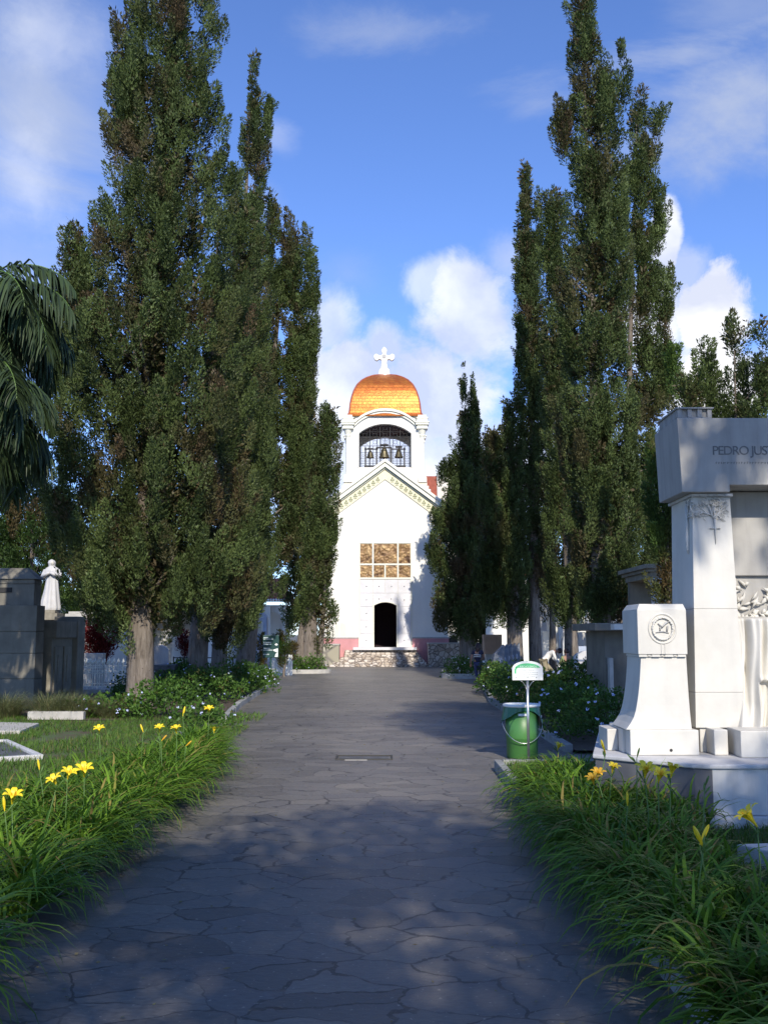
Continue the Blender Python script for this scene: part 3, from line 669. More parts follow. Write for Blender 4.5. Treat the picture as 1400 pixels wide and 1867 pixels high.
def flower(px, py, Y, size, label, kind='open', tilt=(0, 0), stalkz=None, mat='petal_yellow'):
    p = at(px, py, Y); root = thing('daylily_flower', label, 'flower', (p.x, Y, .08), 'yellow daylily flowers')
    rr = random.Random(px*7+py); r = size*Y/F*(.55 if px < 900 else .68)
    ax = Vector((tilt[0], tilt[1], 1)).normalized(); u = ax.orthogonal().normalized(); w = ax.cross(u)
    low = p-ax*r*1.2
    b = MB()
    for k in range(6):
        a = k*math.pi/3+rr.uniform(-.1, .1); d = u*math.cos(a)+w*math.sin(a); sd = ax.cross(d)
        prof = [(.04, 0, .03), (.12, .55, .10), (.30, 1.05, .25), (.62, 1.38, .30), (.92, 1.42, .20), (1.12, 1.30, .03)] if kind == 'open' else [(.04, 0, .03), (.10, .6, .10), (.16, 1.1, .14), (.18, 1.6, .12), (.12, 2.0, .07), (.03, 2.2, .02)]
        wk = 1.0 if k % 2 else .78; vs = []
        for (q, h, ww) in prof:
            m = low+d*q*r+ax*h*r
            vs += [m-sd*ww*r*wk, m-d*ww*r*.15, m+sd*ww*r*wk]
        fs = []
        for i in range(len(prof)-1):
            for j in range(2): fs.append((i*3+j, i*3+j+1, (i+1)*3+j+1, (i+1)*3+j))
        b.add(vs, fs)
    b.build('petals', mat, root, smooth=True, recalc=False)
    if kind == 'open':
        s = MB()
        for k in range(5):
            a = rr.uniform(0, 6.28); e = low+ax*r*1.45+(u*math.cos(a)+w*math.sin(a))*r*.28; s.tube([low+ax*r*.3, e], [r*.025, r*.035], 4)
        s.build('stamens', 'petal_orange', root)
    st = MB(); bx = Vector((p.x+rr.uniform(-.1, .1), Y+rr.uniform(-.05, .1), .06))
    mid = bx.lerp(low, .6)+Vector((rr.uniform(-.02, .02), 0, .02)); st.tube([bx, mid, low], [.006, .005, .004], 5)
    for k in range(rr.choice((1, 2, 2))):
        s0 = low.lerp(mid, .15); e = s0+Vector((rr.uniform(-.05, .05), rr.uniform(-.03, .03), rr.uniform(.03, .07))); st.tube([s0, s0.lerp(e, .4), e, e+(e-s0)*.6], [.003, .004, .009, .002], 6)
    st.build('stalk', 'stalk_green', root, smooth=True)
    return root
FL = [(154, 1400, 9.4, 30, 'open yellow daylily, rightmost of the three together over the lawn at left', 'open', (.1, -.5)),
      (127, 1406, 9.0, 26, 'open yellow daylily, middle of the three together over the lawn at left', 'open', (.3, -.4)),
      (98, 1419, 8.8, 26, 'open yellow daylily, lowest and leftmost of the three together over the lawn', 'open', (-.3, -.5)),
      (25, 1447, 8.2, 32, 'large yellow daylily near the left photo edge', 'open', (.2, -.35)),
      (8, 1464, 8.0, 22, 'half-open yellow daylily touching the left photo edge', 'bud', (-.1, -.1)),
      (71, 1393, 9.6, 16, 'closed green-yellow bud beside the grave slab', 'bud', (-.2, 0)),
      (181, 1327, 12.4, 18, 'single yellow daylily standing alone above the sunlit lawn', 'open', (0, -.5)),
      (259, 1327, 12.9, 13, 'yellow bud left of the two daylilies by the thick trunk', 'bud', (-.4, 0)),
      (291, 1325, 12.9, 17, 'left daylily of the pair in front of the blue-flowered shrub', 'open', (0, -.4)),
      (321, 1326, 12.6, 18, 'right daylily of the pair in front of the blue-flowered shrub', 'open', (-.1, -.3)),
      (336, 1296, 15.0, 15, 'narrow half-open daylily beside the farthest one on the left', 'bud', (.2, 0)),
      (381, 1291, 15.2, 17, 'farthest open daylily on the left, next to the dark shrubs', 'open', (0, -.4)),
      (391, 1327, 15.0, 14, 'small daylily at the path end of the left border', 'open', (0, .1)),
      (1177, 1399, 8.4, 28, 'left daylily of the three before the grey monument plinth', 'open', (0, -.45)),
      (1203, 1409, 8.2, 26, 'lower middle daylily of the three before the grey monument plinth', 'open', (.1, -.45)),
      (1226, 1397, 8.3, 26, 'right trumpet daylily of the three before the grey monument plinth', 'open', (.2, -.1)),
      (1090, 1407, 9.6, 20, 'orange-yellow daylily, upper one of the overlapping pair', 'open', (0, -.4)),
      (1080, 1417, 9.2, 20, 'orange-yellow daylily, lower one of the overlapping pair', 'open', (-.2, -.4)),
      (1118, 1396, 9.6, 18, 'small daylily right of the overlapping pair', 'open', (.2, -.3)),
      (1272, 1524, 6.5, 30, 'drooping daylily low in front of the monument step', 'bud', (-.5, -.2)),
      (1284, 1520, 6.6, 26, 'second wilting bloom against the monument step', 'bud', (.5, 0)),
      (1360, 1482, 6.4, 36, 'big side-facing yellow daylily at the right photo edge', 'open', (-.75, .1)),
      (1019, 1358, 14.2, 14, 'small lime-yellow daylily near the sign post', 'open', (.3, -.3)),
      (1099, 1360, 10.0, 17, 'tall yellow bud in front of the pedestal foot', 'bud', (-.3, 0)),
      (1143, 1455, 8.3, 17, 'upright yellow bud below the three big right-hand daylilies', 'bud', (0, 0)),
      (1163, 1372, 9.0, 13, 'cluster of green buds in front of the white base', 'bud', (.3, 0)),
      (1288, 1424, 7.4, 15, 'green bud standing against the plinth corner', 'bud', (.4, 0)),
      (300, 1345, 12, 12, 'withered orange bud in the left border', 'bud', (.9, 0)),
      (345, 1355, 13, 12, 'long withered flower near the path end of the left border', 'bud', (1.1, 0))]
for i, (px, py, Y, s, lb, kd, tl) in enumerate(FL):
    m = 'petal_orange' if ('withered' in lb or 'orange' in lb) else ('stalk_green' if 'green bud' in lb else 'petal_yellow')
    flower(px, py, Y, s, lb, kd, tl, mat=m)

def shrub(label, c, rx, ry, h, seed, dens=1.0, blossoms=20, leaf=.07, group='flowering shrubs in the beds', bright=0., bmat='blossom_blue'):
    rng = np.random.default_rng(seed); root = thing('flowering_shrub' if blossoms else 'shrub', label, 'shrub', tuple(c), group)
    n = int(90*rx*ry*h*dens*3.2/(leaf/.07)**1.6)+40
    a = rng.uniform(0, 6.283, n); u = rng.uniform(0, 1, n)**.45; zf = rng.uniform(0, 1, n)
    cap = np.sqrt(np.clip(1-zf**2.2, 0, 1))*.9+.12
    lump = np.array([mnoise.noise(Vector((math.cos(q)*1.5+seed, math.sin(q)*1.5, z*2))) for q, z in zip(a, zf)])
    C = np.stack([c[0]+np.cos(a)*rx*u*cap*(1+.35*lump), c[1]+np.sin(a)*ry*u*cap*(1+.35*lump), c[2]+.05+zf*h*(1+.25*lump)], 1)
    A = np.stack([np.cos(a)*.7, np.sin(a)*.7, np.full(n, .9)], 1)+rng.normal(size=(n, 3))*.3
    T = np.zeros((n, 3)); T[:, 0] = np.clip(.45+bright+rng.normal(size=n)*.22, 0, 1); T[:, 1] = (rng.uniform(size=n) < .06)*.6
    V, Fq, TT = tufts(rng, C, A, np.full(n, leaf*1.6), np.full(n, leaf*1.3), rng.poisson(13, n), leaf, leaf*.3, T, .9, .9)
    npmesh('foliage', V, Fq, 'shrub_leaf', root, TT)
    if blossoms:
        b = MB(); rr = random.Random(seed)
        for k in range(int(blossoms*.6)):
            q = rr.uniform(3.3, 6.1); z = rr.random(); cc = math.sqrt(max(0, 1-z**2.2))*.95+.1
            p = Vector((c[0]+math.cos(q)*rx*cc, c[1]+math.sin(q)*ry*cc, c[2]+.08+z*h*1.05))
            for j in range(7):
                o = Vector((rr.uniform(-1, 1), rr.uniform(-1, 1), rr.uniform(-.6, .8)))*.024; r = .013
                for s in range(1):
                    t0 = rr.uniform(0, 3); d1 = Vector((math.cos(t0), .3, math.sin(t0)))*r; d2 = Vector((-math.sin(t0), .2, math.cos(t0)))*r
                    b.add([p+o-d1, p+o-d2, p+o+d1, p+o+d2], [(0, 1, 2, 3)])
        b.build('blossoms', bmat, root, recalc=False)
    return root
def sh(label, px, Y, rx, ry, h, seed, **k):
    x = at(px, 1155, Y).x; return shrub(label, (x, Y, .05), rx, ry, h, seed, **k)
sh('sunlit blue-flowered shrub round the foot of the thick left trunk', 215, 24.0, 1.3, .9, .36, 101, blossoms=26, bright=.2, leaf=.09)
sh('bright green shrub right of the thick left trunk', 300, 23.5, .95, .8, .75, 102, blossoms=10, bright=.2, leaf=.09)
sh('low green shrub with small white blooms at the end of the left lilies', 372, 21.0, .75, .6, .45, 103, blossoms=10, bright=.15, leaf=.08)
sh('dark shaded shrub nearest the walk under the second left trunk', 375, 29.5, 1.35, 1.6, .8, 104, blossoms=24, leaf=.09)
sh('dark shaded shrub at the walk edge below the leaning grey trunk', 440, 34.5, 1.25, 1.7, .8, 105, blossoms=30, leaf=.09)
sh('shaded shrub behind, between the two thin left trunks', 335, 35.5, 1.3, 1.4, .85, 106, blossoms=26, leaf=.09)
sh('shaded shrub in front of the green notice board', 475, 38.0, .75, 1.0, .6, 107, blossoms=22, leaf=.09)
sh('shaded shrub deep in the left bed beside the black tomb block', 270, 31.0, 1.2, 1.2, .6, 108, blossoms=16, leaf=.09)
sh('left half of the clipped green shrub in the kerbed planter before the chapel', 538, 51.2, .75, .6, .62, 109, blossoms=6, leaf=.11, bright=.1)
sh('right half of the clipped green shrub in the kerbed planter before the chapel', 572, 51.4, .7, .6, .66, 110, blossoms=6, leaf=.11, bright=.25)
sh('green shrub full of white flowers at the right trunk near the chapel steps', 838, 45.5, .8, .7, .8, 111, blossoms=30, leaf=.11, bright=.2, bmat='plastic_white')
sh('shaded shrub at the walk corner just behind the woman', 905, 33.0, .55, 2.6, .85, 112, blossoms=14, leaf=.09, bright=-.05)
sh('shaded hedge shrub behind the arched white sign', 962, 27.5, 1.0, 1.5, .95, 113, blossoms=26, leaf=.085, bright=-.05)
sh('tall shaded shrub with pale flowers left of the second right trunk', 1018, 24.0, 1.05, 1.3, .95, 114, blossoms=34, leaf=.08, bright=-.05)
sh('shaded flowering shrub directly behind the green bin', 1035, 20.2, .85, 1.0, .85, 115, blossoms=34, leaf=.075, bright=-.05)
sh('dark shrub against the left side of the wreath pedestal', 1095, 18.6, .95, 1.2, .80, 116, blossoms=34, leaf=.07, bright=-.05)
sh('raised shrub in front of the olive-shirted man', 1060, 30.5, 1.1, 1.2, 1.0, 117, blossoms=16, leaf=.09)
sh('small shrub by the slate tomb row next to the woman', 893, 40.0, .5, .8, .75, 118, blossoms=10, leaf=.1)
# kerbs of the two far planters
def ring(c, rx, ry, h, w, label):
    mb = MB(); n = 20
    po = [(c[0]+rx*math.cos(2*math.pi*i/n), c[1]+ry*math.sin(2*math.pi*i/n)) for i in range(n)]
    pi_ = [(c[0]+(rx-w)*math.cos(2*math.pi*i/n), c[1]+(ry-w)*math.sin(2*math.pi*i/n)) for i in range(n)]
    vs = [(*p, 0) for p in po]+[(*p, h) for p in po]+[(*p, h) for p in pi_]+[(*p, 0) for p in pi_]; fs = []
    for i in range(n):
        j = (i+1) % n
        for k in range(3): fs.append((k*n+i, k*n+j, (k+1)*n+j, (k+1)*n+i))
    mb.add(vs, fs); o = mb.build('planter_kerb', 'slab_pale', bevel=.01); tag(o, label, 'planter kerb'); return o
ring((at(556, 1155, 51.4).x, 51.4), 1.35, .95, .2, .12, 'curved pale kerb round the clipped shrubs left of the chapel steps')
ring((at(838, 1155, 45.6).x, 45.6), .85, .8, .22, .1, 'pale kerb round the white-flowered shrub right of the steps')

# fallen leaves and crumbs on the paving
rng = np.random.default_rng(404); n = 620
y = 4.2+26*rng.uniform(0, 1, n)**1.5; sgn = rng.choice([-1, 1], n); e = rng.exponential(.35, n)
x = np.where(rng.uniform(size=n) < .55, np.where(sgn < 0, -2.3+e, 1.5-e), rng.uniform(-2.3, 1.5, n))
P = np.stack([x, y, np.full(n, .009)], 1); a = rng.uniform(0, 6.28, n); Dl = np.stack([np.cos(a), np.sin(a), rng.uniform(0, .25, n)], 1)
T = np.zeros((n, 3)); T[:, 0] = rng.uniform(.3, 1, n); T[:, 1] = rng.uniform(.4, 1, n)
Vv, Ff, Tt = kites(rng, P, unit(Dl), rng.uniform(.015, .06, n), rng.uniform(.004, .012, n), T, np.tile([[0, 0, 1.]], (n, 1)))
Vv[:, 2] = np.maximum(Vv[:, 2], .006)
tag(npmesh('leaf_litter', Vv, Ff, 'fine_grass', None, Tt), 'dry fallen leaves and crumbs scattered on the paved walk', 'leaf litter', None, 'stuff')
# ---------------------------------------------------------------- chapel
YC = 62.5
def X(px, py=1000, Y=YC): return at(px, py, Y).x
def Z(py, Y=YC): return at(702, py, Y).z
cx0 = X(702)
ch = thing('chapel', 'white chapel with gold dome, belfry, bronze relief panels and dark doorway', 'chapel', (cx0, YC, 0))
def arc(x0, x1, zs, zt, n=14):      # segmental arch points left->right
    w = (x1-x0)/2; h = zt-zs; rad = (w*w+h*h)/(2*h); c = (x0+x1)/2; a0 = math.asin(min(1, w/rad))
    return [(c+rad*math.sin(-a0+2*a0*i/n), zt-rad+rad*math.cos(-a0+2*a0*i/n)) for i in range(n+1)]
HW = 118*YC/F; zb = Z(1180); slope = .74
za = Z(838); ze = za-slope*HW
dx0, dx1 = X(682, 1150), X(723, 1150); dz1, dz0 = Z(1098), Z(1104)
A = arc(dx0, dx1, dz0, dz1)
ze_w = ze-.15; za_w = za-.5
wall = [(cx0-HW*.97, 0.0), (cx0-HW*.97, ze_w), (cx0, za_w), (cx0+HW*.97, ze_w), (cx0+HW*.97, 0), (dx1, 0)]+[(dx1, zb)]+A[::-1]+[(dx0, zb), (dx0, 0)]
mb = MB(); mb.prism(wall, YC, YC+.5); mb.build('front_wall', 'church_white', ch)
mb = MB(); mb.box(cx0-HW*.97, cx0-HW*.97+.4, YC+.5, YC+24, 0, ze_w-.1); mb.box(cx0+HW*.97-.4, cx0+HW*.97, YC+.5, YC+24, 0, ze_w-.1)
mb.prism([(cx0-HW*.97, 0), (cx0-HW*.97, ze_w), (cx0, za_w), (cx0+HW*.97, ze_w), (cx0+HW*.97, 0)], YC+24, YC+24.4)
mb.build('nave_wall', 'church_white', ch)
mb = MB()
for s in (-1, 1):
    a = (cx0, za-.05); b = (cx0+s*(HW+.15), ze-.2)
    mb.prism([a, b, (b[0], b[1]-.15), (a[0], a[1]-.2)], YC+.55, YC+24.6)
mb.build('nave_roof', 'church_roof', ch)
# dark interior
mb = MB(); mb.box(dx0-1.4, dx1+1.4, YC+4.0, YC+4.1, zb, dz1+1); mb.box(dx0-1.4, dx0-1.3, YC+.55, YC+4, zb, dz1+1); mb.box(dx1+1.3, dx1+1.4, YC+.55, YC+4, zb, dz1+1)
mb.box(dx0-1.4, dx1+1.4, YC+.55, YC+4.1, dz1+1, dz1+1.1); mb.box(dx0-1.4, dx1+1.4, YC+.51, YC+4.1, zb-.3, zb-.01)
mb.build('interior_lobby', 'dark_room', ch)
# raking cornice in three stepped bands + frieze with trefoils
def rake(mb, t0, t1, y0, y1, ext=0.):     # vertical thickness band between depths t0,t1 below apex line
    for s in (-1, 1):
        w = HW+ext
        mb.prism([(cx0, za-t0), (cx0+s*w, za-t0-slope*w), (cx0+s*w, za-t1-slope*w), (cx0, za-t1)], y0, y1)
mb = MB(); rake(mb, 0, .20, YC-.42, YC+.55, .12); rake(mb, .203, .50, YC-.32, YC+.55, .05); rake(mb, .56, .62, YC-.17, YC-.004)
mb.build('raking_cornice', 'church_trim', ch, bevel=.012)
mb = MB(); rake(mb, .503, .557, YC-.22, YC-.004); mb.build('cornice_line', 'line_green', ch)
mb = MB(); rake(mb, .623, 1.28, YC-.06, YC-.003); mb.build('frieze', 'frieze_cream', ch)
for s in (-1, 1):
    for k in range(13):
        mb = MB()
        x = cx0+s*(.46+k*.285); z = za-.623-slope*abs(x-cx0)-.33
        if abs(x-cx0) > HW-.1: continue
        for (ox, oz, r) in ((0, .10, .062), (-.075, -.02, .058), (.075, -.02, .058)):
            mb.prism([(x+ox+r*math.cos(q*1.047), z+oz+r*math.sin(q*1.047)) for q in range(6)], YC-.085, YC-.061)
        mb.prism([(x-.016, z-.14), (x+.016, z-.14), (x+.016, z), (x-.016, z)], YC-.08, YC-.061)
        mb.prism([(x-.1, z-.165), (x+.1, z-.165), (x+.1, z-.14), (x-.1, z-.14)], YC-.08, YC-.061)
        mb.build('trefoil_ornament', 'trefoil_green', ch)
# bronze relief panels
fx0, fx1, fz0, fz1 = X(655), X(750), Z(1056), Z(989)
mb = MB(); w_ = .05
def fr_box(px0, px1, py0, py1, d0, d1): mb.box(X(px0), X(px1), YC-d1, YC-d0, Z(py1), Z(py0))
fr_box(654.5, 656.5, 989, 1180, .003, .05); fr_box(748.5, 750.5, 989, 1180, .003, .05); fr_box(656.5, 748.5, 989, 991, .003, .05)
fr_box(656.5, 748.5, 1027.5, 1030.5, .003, .06); fr_box(656.5, 748.5, 1053, 1056, .003, .06)
for a, b in ((678.6, 681.4), (724, 726.6)): fr_box(a, b, 991, 1027.5, .003, .06); fr_box(a, b, 1030.5, 1053, .003, .06)
fr_box(700.8, 703.2, 1030.5, 1053, .003, .06)
mb.build('panel_frame', 'church_trim', ch, bevel=.008)
rr = random.Random(4)
for (a, b, c, d) in ((657, 678.4, 992, 1027), (681.6, 723.8, 992, 1027), (726.8, 748, 992, 1027), (657, 678.4, 1031, 1052.6), (681.6, 700.6, 1031, 1052.6), (703.4, 723.8, 1031, 1052.6), (726.8, 748, 1031, 1052.6)):
    xa, xb, z0, z1 = X(a), X(b), Z(d), Z(c); off = rr.uniform(0, 90)
    g = MB(); nu, nv = int((xb-xa)*34), int((z1-z0)*34)
    g.grid(lambda u, v: (xa+(xb-xa)*u, YC-.01-(.055*abs(mnoise.noise(Vector((u*(xb-xa)*2.2+off, v*(z1-z0)*1.3, 1)))*1.6)**.7+.03*mnoise.noise(Vector((u*(xb-xa)*9+off, v*(z1-z0)*7, 4)))), z0+(z1-z0)*v), nu, nv)
    g.build('relief_panel', 'relief', ch, smooth=True, recalc=False)
# marble door surround with bolted slabs
slabs = []
for (a, b) in ((657.2, 679.3), (725.4, 748)):
    for k in range(5): slabs.append((a, b, 1057+k*24.6, 1057+(k+1)*24.6-.35))
for (a, b) in ((680, 701.9), (702.4, 724.7)): slabs.append((a, b, 1057, 1081.3))
mb = MB(); bo = MB()
for (a, b, c, d) in slabs:
    mb.box(X(a), X(b), YC-.045, YC-.003, Z(d), Z(c))
    bo.ball((X((a+b)/2), YC-.055, Z((c+d)/2)), .03, .03, .03, 8, 5)
# spandrel slab above the arch
sx0, sx1 = X(680), X(724.7)
top = Z(1081.7)
pts = [(sx0, top), (sx0, Z(1179.7)), (dx0, Z(1179.7))]+A+[(dx1, Z(1179.7)), (sx1, Z(1179.7)), (sx1, top)]
mb.prism(pts[::-1], YC-.04, YC-.003)
for q in (691, 713): bo.ball((X(q), YC-.05, Z(1092)), .03, .03, .03, 8, 5)
mb.build('door_surround', 'marble_door', ch, bevel=.01); bo.build('bolt', 'iron_dark', ch)
mb = MB()
a_in = arc(dx0, dx1, dz0, dz1); a_out = arc(dx0-.07, dx1+.07, dz0+.02, dz1+.08)
mb.prism([(dx0-.07, zb)]+a_out+[(dx1+.07, zb), (dx1, zb)]+a_in[::-1]+[(dx0, zb)], YC-.07, YC-.041)
mb.build('door_arch', 'church_trim', ch)
# pink plinths, threshold
for a_ in ((cx0-HW*.97-.02, X(654.3)), (X(751), cx0+HW*.97+.02)):
    mb = MB(); mb.box(*a_, YC-.10, YC-.003, 0, Z(1164)); mb.build('plinth', 'pink_plaster', ch, bevel=.01)
mb = MB(); mb.box(cx0-HW, X(654.3), YC-.13, YC-.002, Z(1163.9), Z(1161.5)); mb.box(X(751), cx0+HW, YC-.13, YC-.002, Z(1163.9), Z(1161.5)); mb.build('plinth_rail', 'ornament_grey', ch)
mb = MB(); mb.box(X(645), X(758), YC-.9, YC+.6, zb-.16, zb-.002); mb.build('threshold', 'marble_door', ch, bevel=.01)
# faint arched wall patch left and little lamp right
mb = MB(); ap = arc(X(596), X(646), Z(1142), Z(1136)); mb.prism([(X(596), Z(1160))]+ap+[(X(646), Z(1160))], YC-.012, YC-.002); mb.build('wall_patch', 'plaster_wall', ch)
# ---- belfry
YB = YC+.9
def xb(px, py=800): return at(px, py, YB).x
def zB(py): return at(702, py, YB).z
bx0, bx1 = xb(636), xb(768); cxb = xb(702); bd = (bx1-bx0)
wx0, wx1 = xb(654.5), xb(749.5); wz0 = zB(852); ws, wt = zB(790), zB(773)
zt_s, zt_t = zB(770), zB(750)
AW = arc(wx0, wx1, ws, wt); AT = arc(bx0, bx1, zt_s, zt_t)
base_z = zB(910)
def bell_wall(y0, y1):
    o = [(bx0, base_z)]+AT+[(bx1, base_z), (wx1, base_z)]+AW[::-1]+[(wx0, base_z)]
    mb.prism(o, y0, y1); mb.box(wx0+.002, wx1-.002, y0+.02, y1-.02, base_z, wz0)
for y_ in (YB, YB+bd-.35):
    mb = MB(); bell_wall(y_, y_+.35); mb.build('belfry_wall', 'church_white', ch)
mb = MB()      # side walls: piers and an arch opening each
for xa, xb_ in ((bx0, bx0+.3), (bx1-.3, bx1)):
    mb.box(xa, xb_, YB+.352, YB+.9, base_z, zt_s); mb.box(xa, xb_, YB+bd-.9, YB+bd-.352, base_z, zt_s)
    mb.box(xa, xb_, YB+.9, YB+bd-.9, base_z, wz0); mb.box(xa, xb_, YB+.9, YB+bd-.9, ws+.1, zt_s)
mb.build('belfry_side', 'church_white', ch)
mb = MB(); mb.box(bx0+.302, bx1-.302, YB+.352, YB+bd-.352, wt+.05, wt+.12); mb.build('belfry_ceiling', 'iron_dark', ch)
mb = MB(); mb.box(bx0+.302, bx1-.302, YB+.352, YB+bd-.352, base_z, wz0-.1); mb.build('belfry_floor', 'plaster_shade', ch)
# arch hood moulding
mb = MB()
for t0, t1, d in ((.0, .16, .22), (.163, .30, .13)):
    o1 = arc(bx0+.28+t0*.3, bx1-.28-t0*.3, zt_s-.02-t0, zt_t+.16-t0); o2 = arc(bx0+.28+t0*.3, bx1-.28-t0*.3, zt_s-.02-t1, zt_t+.16-t1)
    mb.prism(o1+o2[::-1], YB-d, YB+.4)
mb.build('arch_hood', 'church_trim', ch, bevel=.01)
mb = MB()
o1 = arc(wx0-.08, wx1+.08, ws+.03, wt+.08); o2 = arc(wx0, wx1, ws, wt)
mb.prism([(wx0-.08, wz0)]+o1+[(wx1+.08, wz0), (wx1, wz0)]+o2[::-1]+[(wx0, wz0)], YB-.05, YB-.002); mb.build('window_surround', 'church_white', ch, bevel=.01)
# corner columns
for s in (-1, 1):
    for yy in (YB+.05, YB+bd-.05):
        c = Vector((cxb+s*(bd/2+.05), yy, 0)); mb = MB()
        def bxx(h0, h1, w): mb.box(c.x-w, c.x+w, c.y-w, c.y+w, h0, h1)
        z = zB
        mb.lathe([(.18, z(866)), (.165, z(862)), (.155, z(840)), (.145, z(800)), (.16, z(797))], (c.x, c.y, 0), 16)
        mb.lathe([(.16, z(797)), (.2, z(794)), (.19, z(792)), (.28, z(785)), (.3, z(783))], (c.x, c.y, 0), 16)
        bxx(z(783), z(779), .36); bxx(z(779)+.002, z(776), .32); bxx(z(776)+.002, z(772), .42); bxx(z(772)+.002, z(770), .46); bxx(z(770)+.002, z(764), .34); bxx(z(764)+.002, z(762), .38); bxx(z(762)+.002, z(757.5), .27)
        bxx(z(871), z(866)-.002, .24); bxx(z(880), z(871)-.002, .28)
        mb.build('corner_column', 'church_trim', ch, bevel=.012)
    # stepped scroll buttress below the columns
    mb = MB(); b0 = cxb+s*(bd/2-.2)
    steps = [(880, .55), (886, .66), (892, .78), (898, .72), (904, .9), (912, 1.06), (925, 1.2)]
    for (pa, w), (pb, w2) in zip(steps[:-1], steps[1:]):
        xs = sorted((b0, b0+s*w)); mb.box(xs[0], xs[1], YB-.12, YB+.7, zB(pb), zB(pa)-.002)
    mb.build('buttress', 'church_trim', ch, bevel=.03)
# dome: square plan cloister vault, bulging and flared at the foot
yb_ = YB+bd/2
zd0, zd1 = at(702, 761, YB+.3).z, at(702, 684.5, yb_).z; dh = zd1-zd0; hw = (at(765.5, 740, yb_).x-at(638.5, 740, yb_).x)/2
DT = [(0, 1.05), (.05, 1.0), (.12, .98), (.25, .965), (.4, .925), (.55, .86), (.68, .77), (.79, .64), (.87, .50), (.94, .33), (.98, .17), (1, .02)]
prof = []
for i in range(25):
    t = i/24
    t = 1-(1-t)**1.6
    r = np.interp(t, [q[0] for q in DT], [q[1] for q in DT])
    prof.append((float(r)*hw, zd0+dh*t))
g = MB()
for sx_, sy_ in ((0, -1), (1, 0), (0, 1), (-1, 0)):
    def fn(u, v):
        i = v*24; k = min(23, int(i)); f = i-k; r = prof[k][0]*(1-f)+prof[k+1][0]*f; z = prof[k][1]*(1-f)+prof[k+1][1]*f
        e = (u*2-1); p = r*(1+.03*(1-e*e))
        return (cxb+(sx_*p if sx_ else -sy_*e*r), yb_+(sy_*p if sy_ else sx_*e*r), z)
    g.grid(fn, 24, 48)
dome = g.build('dome', 'dome', ch, smooth=True)
mb = MB()
for sx_, sy_ in ((-1, -1), (1, -1), (1, 1), (-1, 1)): mb.tube([(cxb+sx_*r, yb_+sy_*r, z) for r, z in prof], .055, 7)
mb.build('ridge', 'church_roof', dome, smooth=True)
mb = MB(); mb.box(cxb-hw-.1, cxb+hw+.1, YB+.05, YB+bd+.02, zd0-.12, zd0+.02); mb.build('dome_eave', 'church_trim', ch)
# cross: flared arms, ring boss, pedestal
def px2(px, py): return (at(px, py, yb_).x, at(px, py, yb_).z)
half = [(700.5, 633), (704, 636), (705.5, 640), (704, 646), (706, 649), (711, 648), (715, 645.5), (719, 648), (719.5, 652), (718, 656), (714, 658.5), (710, 655.5), (706, 656.5), (705, 663), (706.5, 672), (709.5, 675), (711, 684.8)]
outl = [px2(*p) for p in half]+[px2(2*700.5-p[0], p[1]) for p in half[::-1][:-1]]
cr = MB(); cr.prism(outl, yb_-.13, yb_+.13); cross = cr.build('cross', 'church_white', ch, bevel=.02)
cc = px2(700.5, 650.5); mb = MB(); mb.tube([(cc[0], yb_-.16, cc[1]), (cc[0], yb_-.132, cc[1])], .13, 18); mb.build('ring_boss', 'ornament_grey', cross)
# iron grille in the belfry opening
mb = MB(); yg = YB+.2; nx = 5
def bar(a, b, r): mb.tube([a, b], r, 5)
for i in range(nx+1):
    x = wx0+.05+(wx1-wx0-.1)*i/nx; xm = (x-(wx0+wx1)/2)/((wx1-wx0)/2); zt = wt-(wt-ws)*xm*xm
    bar((x, yg, wz0), (x, yg, zt), .024)
zrows = [zB(p) for p in (786, 799, 812)]
for z in zrows: bar((wx0, yg, z), (wx1, yg, z), .022)
for i in range(nx):
    for j in range(3):
        c = (wx0+.05+(wx1-wx0-.1)*(i+.5)/nx, (zrows[j]+.24))
        if j == 0 and i in (0, nx-1): continue
        mb.tube([(c[0]+.12*math.cos(q*.5236), yg, c[1]+.12*math.sin(q*.5236)) for q in range(13)], .014, 5, cap=False)
        for q in range(4):
            a = q*math.pi/2+.785; bar((c[0]+.12*math.cos(a), yg, c[1]+.12*math.sin(a)), (c[0]+.27*math.cos(a), yg, c[1]+.24*math.sin(a)), .012)
mb.build('grille', 'iron_dark', ch)
mb = MB(); yg2 = YB+bd-.2      # scrolled grille of the far opening, seen against the sky
for i in range(13):
    x = wx0+.05+(wx1-wx0-.1)*i/12; bar((x, yg2, wz0), (x, yg2, wt-.05 if 3 < i < 9 else ws), .018)
for k in range(5): bar((wx0, yg2, wz0+.25+k*.38), (wx1, yg2, wz0+.25+k*.38), .016)
for i in range(12):
    for k in range(4):
        c = (wx0+.05+(wx1-wx0-.1)*(i+.5)/12, wz0+.44+k*.38); mb.tube([(c[0]+.08*math.cos(q*.7854), yg2, c[1]+.08*math.sin(q*.7854)) for q in range(9)], .011, 4, cap=False)
mb.build('rear_grille', 'iron_dark', ch)
